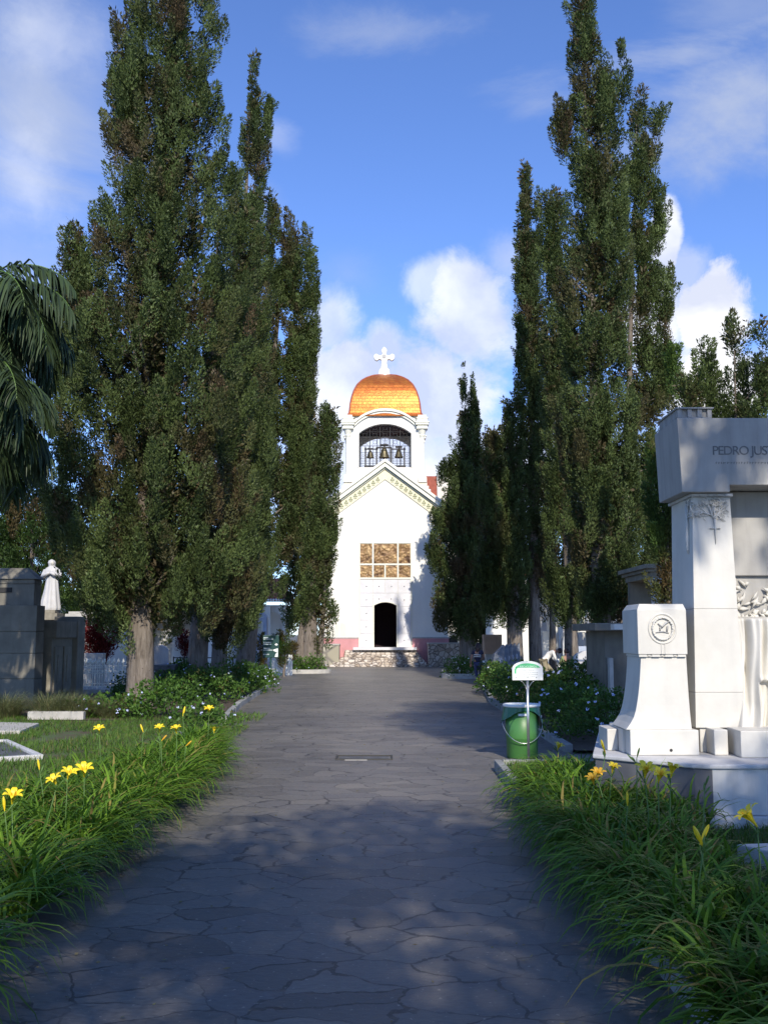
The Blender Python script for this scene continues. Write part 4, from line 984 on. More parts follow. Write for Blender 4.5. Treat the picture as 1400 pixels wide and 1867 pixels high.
# bell frame and bells
mb = MB(); yf = YB+.75
for p in (666, 686.5, 713.5, 737.5): mb.box(xb(p)-.05, xb(p)+.05, yf-.05, yf+.05, wz0-.1, zB(812))
mb.box(xb(664), xb(689), yf-.05, yf+.05, zB(816), zB(814)); mb.box(xb(686), xb(714), yf-.05, yf+.05, zB(813.6), zB(811)); mb.box(xb(714), xb(740), yf-.05, yf+.05, zB(816), zB(814)); mb.box(xb(664), xb(740), yf-.04, yf+.04, zB(848), zB(845))
mb.build('bell_frame', 'iron_dark', ch)
for px, py, s, lb in ((675, 826, .8, 'left bronze bell under the gold dome'), (700.5, 826, 1.12, 'largest bronze bell, the middle one under the gold dome'), (727, 825, .9, 'right bronze bell under the gold dome')):
    c = at(px, py+9, yf); r = .32*s; t = thing('bell', lb, 'bell', (c.x, yf, c.z), 'bells in the chapel belfry')
    m = MB(); m.lathe([(r, 0), (r*.97, .03*s), (r*.78, .16*s), (r*.62, .34*s), (r*.52, .48*s), (r*.34, .56*s), (r*.12, .60*s), (.05, .62*s), (.05, .72*s)], (c.x, yf, c.z), 20); m.build('bell_body', 'bell_bronze', t, smooth=True)
    m = MB(); m.box(c.x-.24*s, c.x+.24*s, yf-.06, yf+.06, c.z+.7*s, c.z+.82*s); m.build('yoke', 'iron_dark', t)
    m = MB(); m.tube([(c.x, yf, c.z+.3*s), (c.x, yf, c.z-.02)], .02, 6); m.ball((c.x, yf, c.z-.04), .06*s, .06*s, .06*s); m.build('clapper', 'iron_dark', t)
# steps and flanking stone walls
st = thing('stone_steps', 'broad rough-stone steps leading up to the chapel door', 'steps', (cx0, YC-1.5, 0))
ns = 7; rr = random.Random(9)
for k in range(ns):
    y0 = 60.5+k*.24; z1 = (zb-.17)*(k+1)/ns
    mb = MB(); mb.box(X(603+k*6.5 if k < 4 else 629, 1200), X(778-k*3.2, 1200), y0+rr.uniform(-.02, .02), YC-.14+.001*k, z1-(zb-.17)/ns+.001, z1); mb.build('step', 'rubble', st, bevel=.025)
def stonewall(name, label, px0, px1, pytop, y0, y1, mat='rubble_cut'):
    t = thing(name, label, 'wall', (X(px0), y0, 0)); zt = at(700, pytop, y0).z
    m = MB(); m.box(at(px0, 1200, y0).x, at(px1, 1200, y0).x, y0, y1, 0, zt-.08); m.build('masonry', mat, t, bevel=.02)
    m = MB(); m.box(at(px0, 1200, y0).x-.03, at(px1, 1200, y0).x+.03, y0-.03, y1, zt-.078, zt); m.build('coping', 'slab_pale', t, bevel=.01); return t
stonewall('stone_wall', 'low cut-stone wall in sun at the left end of the chapel steps', 500, 618, 1174, 60.9, 62.35)
stonewall('stone_wall', 'low shaded stone wall right of the chapel steps behind the little black sign', 781, 880, 1172, 60.6, 62.35, 'rubble')
t = thing('small_sign', 'small black square sign on a thin post right of the chapel steps', 'sign', tuple(gnd(826, 1213)))
b = gnd(826, 1213); m = MB(); m.tube([(b.x, b.y, 0), (b.x, b.y, at(826, 1170, b.y).z)], .03, 8); m.build('post', 'iron_dark', t)
m = MB(); m.box(at(818, 1160, b.y).x, at(834, 1160, b.y).x, b.y-.03, b.y+.01, at(0, 1175, b.y).z, at(0, 1160, b.y).z); m.build('panel', 'iron_dark', t, bevel=.02)

# block behind the chapel, right
t = thing('rear_building', 'white building with a red roof showing behind the chapel on the right', 'building', (X(800), 75, 0))
Y2 = 74; m = MB(); m.box(at(797, 900, Y2).x, at(905, 900, Y2).x, Y2, Y2+8, 0, at(0, 866, Y2).z); m.build('wall', 'plaster_wall', t)
m = MB(); m.box(at(770, 900, 72).x, at(796.5, 900, 72).x, 72, 74.0, 0, at(0, 868, 72).z); m.build('roof', 'church_roof', t, bevel=.03)
# ---------------------------------------------------------------- far galleries of tombs
def gallery(label, Y, px0, px1, pytop, bays, arch=True, cols=True):
    x0, x1 = at(px0, 1100, Y).x, at(px1, 1100, Y).x; zt = at(700, pytop, Y).z
    t = thing('burial_gallery', label, 'building', ((x0+x1)/2, Y, 0)); w = (x1-x0)/bays
    m = MB(); m.box(x0, x1, Y+1.6, Y+2, 0, zt); m.box(x0, x1, Y-.05, Y+1.6, zt-.7, zt); m.build('wall', 'plaster_wall', t)
    m = MB(); m.frus((x0-.3, x1+.3, Y-.5, Y+2.4, zt+.003), (x0-.3, x1+.3, Y+1, Y+1.4, zt+.7)); m.build('roof', 'clay_tile', t)
    for k in range(bays+1):
        c = x0+w*k; m = MB(); m.box(c-.16, c+.16, Y-.02, Y+.3, 0, zt-.703); m.box(c-.22, c+.22, Y-.06, Y+.34, zt-.95, zt-.75); m.build('pillar', 'church_white', t, bevel=.02)
    for k in range(bays):
        nrow = max(2, int((zt-1)/.9)); ncol = max(1, int(w/1.0))
        for i in range(ncol):
            for j in range(nrow):
                a = x0+w*k+.25+(w-.5)*i/ncol; b_ = a+(w-.5)/ncol-.1; z0 = .35+j*.85
                m = MB(); m.box(a, b_, Y+1.54, Y+1.598, z0, z0+.68); m.build('niche_slab', 'marble_grey', t)
    return t
gallery('long white burial gallery behind the left trees', 68, -200, 440, 1098, 11)
gallery('tall pale burial gallery behind the right-hand trunks', 66, 872, 1120, 1050, 5)
gallery('pale burial gallery farther right, behind the grey pavilion', 58, 1120, 1600, 1105, 7)
# small white chapel with tiled roof
Y3 = 60; t = thing('tomb_chapel', 'small white arched tomb chapel with a clay tiled roof behind the green notice board', 'building', (at(495, 1155, Y3).x, Y3, 0))
m = MB(); xs = [at(p, 1100, Y3).x for p in (448, 481, 520)]; zt = at(0, 1103, Y3).z
for (a, b_) in ((xs[0], xs[1]), (xs[1], xs[2])):
    aa = arc(a+.14, b_-.14, at(0, 1135, Y3).z, at(0, 1117, Y3).z); m.prism([(a, 0), (a, zt), (b_, zt), (b_, 0), (b_-.14, 0)]+aa[::-1]+[(a+.14, 0)], Y3, Y3+.3)
m.build('arcade_wall', 'plaster_wall', t); m = MB(); m.box(xs[0], xs[2], Y3+2.6, Y3+2.9, 0, zt); m.build('rear_wall', 'plaster_wall', t)
m = MB(); xl, xr = at(446, 1080, Y3).x, at(523, 1080, Y3).x; z0, z1 = at(0, 1094, Y3).z, at(0, 1070, Y3).z
m.frus((xl, xr, Y3-.6, Y3+3.4, z0), (xl+.5, xr-.25, Y3+1.4, Y3+1.6, z1+.5)); 
for k in range(16):
    x = xl+(xr-xl)*(k+.5)/16; m.tube([(x, Y3-.62, z0+.05), (x+(.5-(k/16)*.75)*.0, Y3+1.4, z1+.55)], .085, 7)
m.build('roof', 'clay_tile', t)
m = MB()
for k in range(16):
    x = xl+(xr-xl)*(k+.5)/16; m.ball((x, Y3-.62, z0-.02), .07, .05, .09, 8, 5)
m.build('eave_tile_ends', 'plastic_white', t)
m = MB(); m.box(at(490, 1100, Y3).x-.18, at(490, 1100, Y3).x+.14, Y3-.3, Y3-.02, 0, at(0, 1104, Y3).z); m.build('pier', 'church_white', t, bevel=.02)

def tomb(label, px, Y, w, h, seed, mat='marble_grey', kind='stele', z0=0.):
    x = at(px, 1155, Y).x; t = thing('tomb', label, 'tomb', (x, Y, 0)); m = MB()
    m.box(x-w*.62, x+w*.62, Y-.35, Y+1.6, 0, .22); m.box(x-w*.5, x+w*.5, Y-.2, Y+1.45, .222, .5); m.build('base', mat, t, bevel=.02)
    m = MB()
    if kind == 'stele': m.prism([(x-w*.4, .502), (x-w*.36, h*.85)]+arc(x-w*.36, x+w*.36, h*.86, h)[1:-1]+[(x+w*.36, h*.85), (x+w*.4, .502)], Y, Y+.25)
    elif kind == 'cross':
        m.box(x-w*.3, x+w*.3, Y, Y+.4, .502, h*.5); m.box(x-.09, x+.09, Y+.1, Y+.25, h*.502, h); m.box(x-.33, x-.092, Y+.1, Y+.25, h*.76, h*.86); m.box(x+.092, x+.33, Y+.1, Y+.25, h*.76, h*.86)
    elif kind == 'arch':
        m.prism([(x-w*.5, .502)]+arc(x-w*.5, x+w*.5, h*.6, h, 16)+[(x+w*.5, .502), (x+w*.36, .502)]+arc(x-w*.36, x+w*.36, h*.55, h*.86, 16)[::-1]+[(x-w*.36, .502)], Y, Y+.5)
    m.build('headstone', mat, t, bevel=.02)
    if kind == 'arch': m = MB(); m.box(x-w*.35, x+w*.35, Y+.3, Y+.45, .503, h*.6); m.build('niche', 'tomb_blue', t)
    return t
tomb('pale blue arched tomb with flowers between the leaning trunk and the thin trunk', 461, 53, 1.5, 3.3, 1, 'tomb_blue', 'arch')
tomb('white stele tomb between the first two left trunks behind the thick one', 330, 50, 1.1, 2.0, 2, 'plaster_wall')
tomb('white cross tomb behind the second left trunk', 384, 56, 1.2, 3.3, 3, 'church_white', 'cross')
tomb('white stele against the gallery left of the second trunk', 425, 58, 1.2, 3.6, 4, 'church_white')
tomb('low grey stele right behind the thick left trunk', 292, 44, 1.0, 1.5, 5, 'marble_grey')
tomb('pale stele behind the leaning grey trunk', 432, 49, 1.0, 1.7, 6, 'marble_grey')
tomb('white stele right of the dark low trunk', 965, 56, 1.5, 4.0, 7, 'church_white')
tomb('white cross tomb between the dark trunk and the thin lit trunk', 1000, 60, 1.2, 4.3, 8, 'church_white', 'cross')
tomb('pale stele behind the woman', 905, 56, 1.6, 3.6, 9, 'church_white')
tomb('light arched tomb behind the olive-shirted man', 1060, 44, 1.7, 2.4, 10, 'plaster_wall', 'arch')
tomb('grey stone sarcophagus stele beside the olive-shirted man', 1068, 38, 1.3, 1.35, 11, 'marble_grey')
# flowers on the blue tomb
m = MB(); c = at(459, 1172, 52.4); rr = random.Random(3)
for k in range(60): m.ball((c.x+rr.gauss(0, .16), 52.4+rr.gauss(0, .08), c.z+rr.gauss(0, .09)), .05, .05, .05, 5, 4)
o = m.build('flower_vase_bouquet', 'petal_orange', None, origin=(c.x, 52.4, c.z)); tag(o, 'bunch of orange flowers laid on the pale blue tomb', 'bouquet')
# slate tomb row by the woman: leaning slabs
for k in range(5):
    Y = 44-k*1.7; px = 925-k*8; x = at(px, 1155, Y).x+.25; t = thing('slate_tomb', ['farthest slate grey tomb slab of the row behind the woman', 'second slate grey tomb slab of the row behind the woman', 'middle slate grey tomb slab of the row behind the woman', 'fourth slate grey tomb slab of the row behind the woman', 'nearest slate grey tomb slab of the row behind the woman'][k], 'tomb', (x, Y, 0), 'slate tomb slabs in a row')
    m = MB(); z1 = 1.75; m.add([(x-.4, Y-.5, 0), (x+.25, Y-.5, 0), (x+.25, Y+.5, 0), (x-.4, Y+.5, 0), (x-.12, Y-.25, z1-.5), (x+.25, Y-.25, z1-.15), (x+.25, Y+.3, z1-.15), (x-.12, Y+.3, z1-.5)], [(0, 3, 2, 1), (4, 5, 6, 7), (0, 1, 5, 4), (1, 2, 6, 5), (2, 3, 7, 6), (3, 0, 4, 7)])
    m.build('slab', 'slate_tomb', t, bevel=.04); m = MB(); m.box(x-.16, x+.14, Y-.5, Y-.40, .45, .8); m.ball((x+.06, Y-.36, 1.0), .09, .07, .13); m.build('plaque', 'marble_cool', t, bevel=.01)
# striped box planter seen above the woman
c = at(898, 1172, 47); t = thing('wall_planter', 'boxy pale clay planter with vertical ribs above the slate tombs', 'planter', (c.x, 47, 0))
m = MB(); m.box(c.x-.28, c.x+.3, 47, 47.6, 0, 1.05); m.build('pedestal', 'slab_pale', t, bevel=.02)
m = MB(); m.box(c.x-.42, c.x+.42, 46.9, 47.7, 1.052, 1.95)
for k in range(7): m.box(c.x-.4+k*.12, c.x-.36+k*.12, 46.86, 46.9, 1.08, 1.9)
m.build('box', 'planter_clay', t, bevel=.01)

# ---------------------------------------------------------------- grey mausoleum at the left
Ym = 27.9; t = thing('mausoleum', 'dark grey granite mausoleum with stepped blocks at the left photo edge', 'mausoleum', (at(30, 1155, Ym).x, Ym, 0))
xr = at(66, 1200, Ym).x; zt = at(0, 1103, Ym).z
m = MB(); cz = [0, .75, 1.45, 2.05, zt]
for a, b_ in zip(cz[:-1], cz[1:]): m.box(xr-6, xr-.02, Ym, Ym+.66, a+.008, b_-.008)
m.box(xr-6, xr-.06, Ym+.03, Ym+.63, 0, zt-.03); m.build('front_block', 'granite_dark', t, bevel=.015)
Yu = Ym+.68; zt2 = at(0, 1040, Yu).z; m = MB(); x2 = at(68, 1060, Yu).x
for a, b_ in ((zt, zt+.62), (zt+.62, zt2-.25)): m.box(xr-6, x2-.06, Yu, Yu+.6, a+.008, b_-.006)
m.box(xr-6, x2-.1, Yu+.04, Yu+.56, 0, zt2-.3); m.frus((xr-6, x2+.03, Yu-.06, Yu+.66, zt2-.25), (xr-6, x2-.35, Yu+.2, Yu+.5, zt2+.08)); m.build('upper_block', 'granite_dark', t, bevel=.02)
m = MB(); a = at(10, 1075, Yu); m.box(a.x-.25, a.x+.2, Yu-.03, Yu-.001, a.z-.08, a.z+.06); m.build('vent_slot', 'joint_dark', t)
xs_ = xr-.02; m = MB(); zt3 = at(0, 1132, 29.5).z; Yw0 = Ym+1.36; Yw1 = Ym+3.3
m.box(xs_-3, xs_, Yw0, Yw1, 0, zt3-.5); m.box(xs_-3, xs_+.12, Yw0-.005, Yw1, zt3-.497, zt3); m.build('side_wall', 'granite_mid', t, bevel=.015)
m = MB()
for k in range(2):
    y0 = Yw0+.2+k*.85; m.box(xs_+.003, xs_+.05, y0, y0+.7, .25, zt3-.75)
    m.box(xs_+.053, xs_+.08, y0+.2, y0+.5, .55, zt3-1.0)
m.build('side_panel', 'granite_mid', t, bevel=.012)
yp = Yw1+.01; m = MB(); m.box(xs_-.6, xs_+.16, yp, yp+.75, 0, at(0, 1124, yp).z); m.build('end_pillar', 'granite_mid', t, bevel=.03)
# statue of a robed woman on a pedestal
Ys = 34.; c = at(91, 1112, Ys); t = thing('statue', 'white marble statue of a veiled standing woman above the grey mausoleum', 'statue', (c.x, Ys, 0))
m = MB(); m.box(c.x-.32, c.x+.32, Ys-.3, Ys+.3, 0, c.z-.35); m.box(c.x-.38, c.x+.38, Ys-.36, Ys+.36, c.z-.347, c.z-.12); m.box(c.x-.28, c.x+.28, Ys-.28, Ys+.28, c.z-.118, c.z); m.build('pedestal', 'granite_mid', t, bevel=.02)
Hs = at(91, 1020, Ys).z-c.z
m = MB(); prof_ = [(0, .34, .26), (.04, .35, .27), (.2, .30, .25), (.4, .24, .21), (.55, .21, .18), (.62, .20, .17), (.70, .25, .19), (.78, .27, .18), (.83, .20, .15), (.86, .11, .11), (.885, .115, .12), (.93, .135, .14), (.97, .11, .12), (1.0, .03, .03)]
def sfn(u, v):
    k = v*(len(prof_)-1); i = min(len(prof_)-2, int(k)); f = k-i; h = prof_[i][0]*(1-f)+prof_[i+1][0]*f; rx = prof_[i][1]*(1-f)+prof_[i+1][1]*f; ry = prof_[i][2]*(1-f)+prof_[i+1][2]*f
    a = u*2*math.pi; fold = 1+(.09*math.cos(a*9+h*3)*(1-h)**.7 if h < .82 else 0); lean = .05*math.sin(h*3)
    return (c.x+lean+rx*Hs/1.75*fold*math.cos(a)*1.0, Ys+ry*Hs/1.75*fold*math.sin(a), c.z+h*Hs)
m.grid(sfn, 54, 60)
hz = c.z
for s in (-1, 1):
    q = Hs/1.75; m.tube([(c.x+.05+s*.24*q, Ys, hz+.78*Hs), (c.x+.05+s*.29*q, Ys-.10, hz+.66*Hs), (c.x+.06+s*.12*q, Ys-.26, hz+.70*Hs), (c.x+.06, Ys-.28, hz+.735*Hs)], [.085*q, .08*q, .06*q, .045*q], 10)
m.build('figure', 'marble_grey', t, smooth=True)
m = MB(); q = Hs/1.75
m.ball((c.x+.055, Ys-.075*q, hz+.925*Hs), .075*q, .075*q, .10*q, 12, 9); m.ball((c.x+.055, Ys-.155*q, hz+.918*Hs), .016*q, .02*q, .03*q, 6, 5); m.build('face', 'marble_white', t, smooth=True)

# pale walls and ledge beyond the mausoleum
Yw = 42; t = thing('low_mausoleum', 'pale flat-roofed mausoleum behind the red bush at left', 'mausoleum', (at(160, 1155, Yw).x, Yw, 0))
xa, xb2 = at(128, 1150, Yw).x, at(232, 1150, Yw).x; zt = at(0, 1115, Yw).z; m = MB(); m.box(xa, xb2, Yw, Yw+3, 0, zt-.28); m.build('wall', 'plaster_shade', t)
m = MB(); m.box(xa-.15, xb2+.15, Yw-.25, Yw+3.2, zt-.277, zt-.1); m.box(xa-.05, xb2+.05, Yw-.12, Yw+3.1, zt-.097, zt); m.build('roof_slab', 'slab_pale', t, bevel=.01)
Yw = 36.6; m = MB(); m.box(at(150, 1200, Yw).x, at(188, 1200, Yw).x, Yw, Yw+.4, 0, at(0, 1191, Yw).z); o = m.build('boundary_wall', 'slab_pale', None, bevel=.02); tag(o, 'low pale wall segment just behind the railings', 'wall')
# railings round a grave
x0, x1 = gnd(150, 1262).x, gnd(246, 1262).x; y0, y1 = 33.6, 35.6
t = thing('grave_railing', 'pale painted iron railings with spear tips enclosing a grave', 'railing', ((x0+x1)/2, y0, 0))
m = MB(); m.box(x0-.2, x1+.3, y0-.12, y1+.12, 0, .16); m.build('plinth', 'slab_pale', t, bevel=.02)
zt = at(0, 1211, y0).z
def rail_row(p, q):
    p = Vector(p); q = Vector(q); L = (q-p).length; n = int(L/.155)
    for h in (.24, zt-.30, zt-.12): m.tube([p+Vector((0, 0, h)), q+Vector((0, 0, h))], .016, 5)
    for i in range(n+1):
        b_ = p.lerp(q, i/n); m.tube([b_+Vector((0, 0, .16)), b_+Vector((0, 0, zt))], .015, 6); m.lathe([(.014, 0), (.045, .04), (.03, .10), (.002, .18)], (b_.x, b_.y, zt-.01), 6)
for nm, p, q in (('front', (x0, y0, 0), (x1, y0, 0)), ('back', (x0, y1, 0), (x1, y1, 0)), ('side', (x0, y0+.01, 0), (x0, y1-.01, 0)), ('side', (x1, y0+.01, 0), (x1, y1-.01, 0))):
    m = MB(); rail_row(p, q); m.build('rail_panel', 'fence_paint', t)
b_ = gnd(300, 1262); t = thing('tomb_block', 'black stone tomb block right behind the thick left trunk', 'tomb', tuple(b_))
m = MB(); m.box(b_.x-.33, b_.x+.3, b_.y, b_.y+1.4, 0, at(0, 1222, b_.y).z); m.build('block', 'slab_dark', t, bevel=.03)
m = MB(); m.box(b_.x-.38, b_.x+.35, b_.y-.05, b_.y+1.45, at(0, 1222, b_.y).z+.002, at(0, 1212, b_.y).z); m.build('lid', 'slab_dark', t, bevel=.02)
# dark chain railing along the tombs behind the left trunks
t = thing('iron_railing', 'low black iron railing in front of the tombs behind the left trunks', 'railing', (at(400, 1155, 46).x, 46, 0)); m = MB()
for a in range(13):
    x = at(318+a*12, 1155, 46).x; m.tube([(x, 46, 0), (x, 46, .95)], .03, 6)
for h in (.4, .9): m.tube([(at(318, 1155, 46).x, 46, h), (at(462, 1155, 46).x, 46, h)], .022, 6)
m.build('bars', 'iron_dark', t)
t = thing('picket_railing', 'short white picket railing under the green notice board', 'railing', (at(512, 1155, 47.5).x, 47.5, 0)); m = MB()
for a in range(9):
    x = at(497+a*4.4, 1155, 48.5).x; m.box(x-.05, x+.05, 48.5, 48.56, 0, .98)
m.box(at(495, 1155, 48.5).x, at(534, 1155, 48.5).x, 48.562, 48.6, .7, .8); m.build('pickets', 'plastic_white', t)
# ---------------------------------------------------------------- green notice board
Yn = 41; b_ = Vector((at(492, 1155, Yn).x, Yn, 0)); t = thing('notice_board', 'dark green board with rows of white lettering on a post in the left bed', 'sign', tuple(b_))
xa, xb2, za_, zb_ = at(479.5, 1180, Yn).x, at(508.5, 1180, Yn).x, at(0, 1199, Yn).z, at(0, 1158, Yn).z
m = MB(); m.box(xa, xb2, Yn-.03, Yn+.03, za_, zb_); m.build('board', 'board_green', t, bevel=.012)
m = MB(); m.tube([(b_.x+.05, Yn+.06, 0), (b_.x+.05, Yn+.06, za_+.2)], .045, 10); m.build('post', 'board_green', t)
m = MB(); rr = random.Random(5)
for k, (l, py) in enumerate(((.35, 1162.4), (.66, 1165.2), (.48, 1171.4), (.5, 1174.6), (.45, 1182), (.62, 1185.2), (.42, 1193))):
    z = at(0, py, Yn).z; x = xa+.025
    while x < xa+(xb2-xa)*l:
        w = rr.uniform(.02, .035); m.box(x, x+w, Yn-.034, Yn-.0305, z-.02, z+.02); x += w+.009
m.build('lettering', 'board_text', t)
m = MB(); q = at(504, 1175, Yn); m.prism([(q.x-.07, q.z), (q.x, q.z+.05), (q.x+.06, q.z+.015), (q.x+.06, q.z-.02), (q.x, q.z-.05)], Yn-.034, Yn-.0305)
m.prism([(xb2-.03, za_+.03), (xb2-.16, za_+.03), (xb2-.12, za_+.16), (xb2-.05, za_+.2), (xb2-.2, za_+.27), (xb2-.28, za_+.31), (xb2-.03, za_+.38)], Yn-.034, Yn-.0305); m.build('map_marks', 'plastic_white', t)
# ---------------------------------------------------------------- left lawn stones
g1, g2, g3 = gnd(80, 1379, .1), gnd(18, 1396, .1), gnd(0, 1344, .1)
d = Vector((g3.x-g1.x, g3.y-g1.y, 0)).normalized(); nrm = (Vector((g2.x-g1.x, g2.y-g1.y, 0))); nrm = (nrm-d*nrm.dot(d)).normalized()
t = thing('grave_slab', 'sunken dark grave slab with a white marble rim in the left lawn', 'grave', (g1.x, g1.y, .05))
def obox(m, o, d, n, a0, a1, b0, b1, z0, z1): m.plan([(o.x+d.x*a+n.x*b, o.y+d.y*a+n.y*b) for a, b in ((a0, b0), (a1, b0), (a1, b1), (a0, b1))], z0, z1)
m = MB(); obox(m, g1, d, nrm, .10, 2.6, .10, 1.25, .04, .09); m.build('slab', 'slab_dark', t)
m = MB(); 
for q in ((0, 2.7, 0, .09), (0, 2.7, 1.26, 1.35), (0, .09, .092, 1.258), (2.61, 2.7, .092, 1.258)): obox(m, g1, d, nrm, *q, .04, .13)
m.build('rim', 'marble_worn', t, bevel=.01)
t = thing('grave_slab', 'plain pale stone slab lying behind the rimmed grave at left', 'grave', tuple(gnd(20, 1325)))
m = MB(); a, b2 = gnd(-80, 1334, .1), gnd(38, 1334, .1); c2, d2 = gnd(72, 1320, .1), gnd(-80, 1316, .1); m.plan([(p.x, p.y) for p in (a, b2, c2, d2)], .04, .12); m.build('slab', 'slab_pale', t, bevel=.01)
t = thing('grave_kerb', 'pale low stone kerb overhung by fine grass left of the thick trunk', 'grave', tuple(gnd(105, 1318)))
a = gnd(50, 1317); b2 = gnd(152, 1317); m = MB(); m.box(a.x, b2.x, a.y, a.y+.2, 0, .24); m.box(a.x, a.x+.2, a.y+.2, a.y+2, 0, .24); m.build('kerb_stone', 'slab_pale', t, bevel=.02)
# ---------------------------------------------------------------- inscribed monument (right)
MO = Vector((4.2, 10.2, 0))
mon = thing('monument', 'large white marble monument with inscribed grey lintel, wreath pedestal and carved drapery', 'monument', tuple(MO))
XR = 7.6
# step + plinth with canted left side
def canted(z0, z1, off, mat, name, bev=.012):
    m = MB(); m.plan([(3.28-off, 10.20-off), (XR, 10.20-off), (XR, 14.6), (3.15-off*1.3, 14.6), (2.3-off*1.3, 11.05-off*.2), (3.12-off, 10.26-off*.8)], z0, z1); return m.build(name, mat, mon, bevel=bev)
canted(.0, .20, .09, 'marble_grey', 'lower_step')
canted(.202, .655, 0.0, 'marble_worn', 'plinth')
m = MB(); m.plan([(3.118, 10.254), (3.128, 10.266), (2.305, 11.06), (2.292, 11.048)], .205, .65); m.build('plinth_shade_facing', 'marble_shaded', mon)  # dark facings put the shade of the canted side into their colour
m = MB(); m.plan([(3.278, 10.192), (3.278, 10.198), (3.125, 10.266), (3.118, 10.254)], .205, .65); m.build('plinth_shade_facing', 'marble_shaded', mon)
canted(.657, .70, .03, 'marble_grey', 'plinth_top')
def MX(px, Y, py=1200): return at(px, py, Y).x
def MZ(py, Y): return at(1200, py, Y).z
# base course blocks
m = MB(); Yb = 10.92
m.box(MX(1144, Yb), MX(1268, Yb), Yb, Yb+1.0, .702, MZ(1331, Yb)); m.build('base_block', 'marble_white', mon, bevel=.012)
m = MB(); m.box(MX(1131, Yb+.22), MX(1146, Yb+.1), Yb+.22, Yb+.9, .702, MZ(1331, Yb)-.01); m.box(MX(1101, Yb+.5), MX(1131, Yb+.22)-.003, Yb+.45, Yb+.9, .702, MZ(1331, Yb)-.03); m.build('base_return', 'marble_white', mon, bevel=.01)
m = MB(); m.box(MX(1270, Yb+.28), MX(1298, Yb+.28), Yb+.28, Yb+1.2, .702, MZ(1331, Yb)); m.box(MX(1296, Yb), MX(1321, Yb), Yb+.01, Yb+.9, .702, MZ(1331, Yb)+.003)
m.plan([(MX(1345, Yb-.25), Yb-.22), (XR, Yb-.22), (XR, Yb+.8), (MX(1322, Yb+.1), Yb+.8), (MX(1326, Yb+.15), Yb+.15)], .702, MZ(1329, Yb)); m.build('base_block', 'marble_white', mon, bevel=.012)
zB0 = MZ(1331, Yb)
# pedestal: flared body + head block
Yp_ = 10.97; zn = MZ(1198, Yp_); zh0, zh1, zh2 = MZ(1193, Yp_), MZ(1112, Yp_), MZ(1101, Yp_)
xl_t, xr_t = MX(1169, Yp_), MX(1252, Yp_); xr_b = MX(1255, Yp_)
m = MB(); lev = 12; rows = []
dd = .62
for i in range(lev+1):
    t_ = i/lev; z = zn+(zB0-zn)*t_; fl = .04*t_+.10*t_**3+.16*max(0, t_-.78)**1.6*4
    rows.append((xl_t-fl*.9-.02*t_, xr_t+(xr_b-xr_t)*t_, Yp_+.03-(.05*t_**3), Yp_+dd+.03, z, fl))
vs = []; fs = []
for (a, b_, y0, y1, z, fl) in rows: vs += [(a, y0, z), (b_, y0, z), (b_, y1, z), (a-fl*.0, y1, z)]
for i in range(lev):
    for k in range(4): fs.append((i*4+k, i*4+(k+1) % 4, (i+1)*4+(k+1) % 4, (i+1)*4+k))
fs += [(0, 1, 2, 3), tuple(lev*4+k for k in (3, 2, 1, 0))]
m.add(vs, fs); m.build('pedestal_body', 'marble_white', mon, bevel=.006)
hx0, hx1 = MX(1163, Yp_), MX(1252.5, Yp_)
m = MB(); m.box(hx0, hx1, Yp_-.01, Yp_+dd+.06, zh0, zh1); m.frus((hx0, hx1, Yp_-.01, Yp_+dd+.06, zh1), (hx0+.035, hx1-.02, Yp_+.03, Yp_+dd-.02, zh2)); hb = m.build('pedestal_head', 'marble_white', mon, bevel=.006)
m = MB(); x = hx0+.01
while x < hx1-.05:
    w = .085; m.box(x, min(x+w, hx1-.01), Yp_, Yp_+.05, zn+.002, zh0-.003); x += w+.006
    if x < hx1-.04: m.ball((x+.02, Yp_+.02, (zn+zh0)/2), .022, .02, .016, 8, 5); x += .05
m.box(hx0+.02, hx1-.01, Yp_+.012, Yp_+dd, zn+.002, zh0-.003); m.build('bead_moulding', 'marble_white', mon)
# wreath roundel
wc = at(1207, 1146, Yp_-.01); m = MB(); 
m.tube([(wc.x+.148*math.cos(q*.1745), wc.y, wc.z+.16*math.sin(q*.1745)) for q in range(37)], .012, 8, cap=False)
rr = random.Random(2)
for q in range(26):
    a = q*6.283/26; r = .118; e = Vector((wc.x+r*math.cos(a)*.93, wc.y-.006, wc.z+r*math.sin(a))); tdir = Vector((-math.sin(a+rr.uniform(-.5, .5)), 0, math.cos(a+rr.uniform(-.5, .5))))
    m.tube([e-tdir*.03, e+Vector((0, -.012, 0)), e+tdir*.03], [.004, .013, .003], 6)
m.build('wreath', 'marble_white', hb, smooth=True)
m = MB(); m.tube([(wc.x-.05, wc.y-.003, wc.z+.055), (wc.x-.005, wc.y-.02, wc.z+.02), (wc.x+.03, wc.y-.02, wc.z+.06), (wc.x+.075, wc.y-.01, wc.z+.075)], [.008, .012, .012, .005], 7)
m.tube([(wc.x-.075, wc.y-.003, wc.z-.045), (wc.x+.0, wc.y-.012, wc.z-.03), (wc.x+.065, wc.y-.003, wc.z-.05)], .007, 6); m.tube([(wc.x-.03, wc.y, wc.z-.03), (wc.x-.025, wc.y-.02, wc.z+.02)], .008, 6); m.tube([(wc.x+.045, wc.y, wc.z-.04), (wc.x+.055, wc.y-.02, wc.z+.03)], .010, 6)
m.build('carved_hourglass', 'ornament_grey', hb, smooth=True)
m = MB(); m.box(wc.x-.022, wc.x-.012, wc.y-.008, wc.y+.002, zh0+.005, wc.z-.165); m.box(wc.x+.018, wc.x+.028, wc.y-.008, wc.y+.002, zh0+.005, wc.z-.165); m.build('ribbon', 'marble_white', hb)
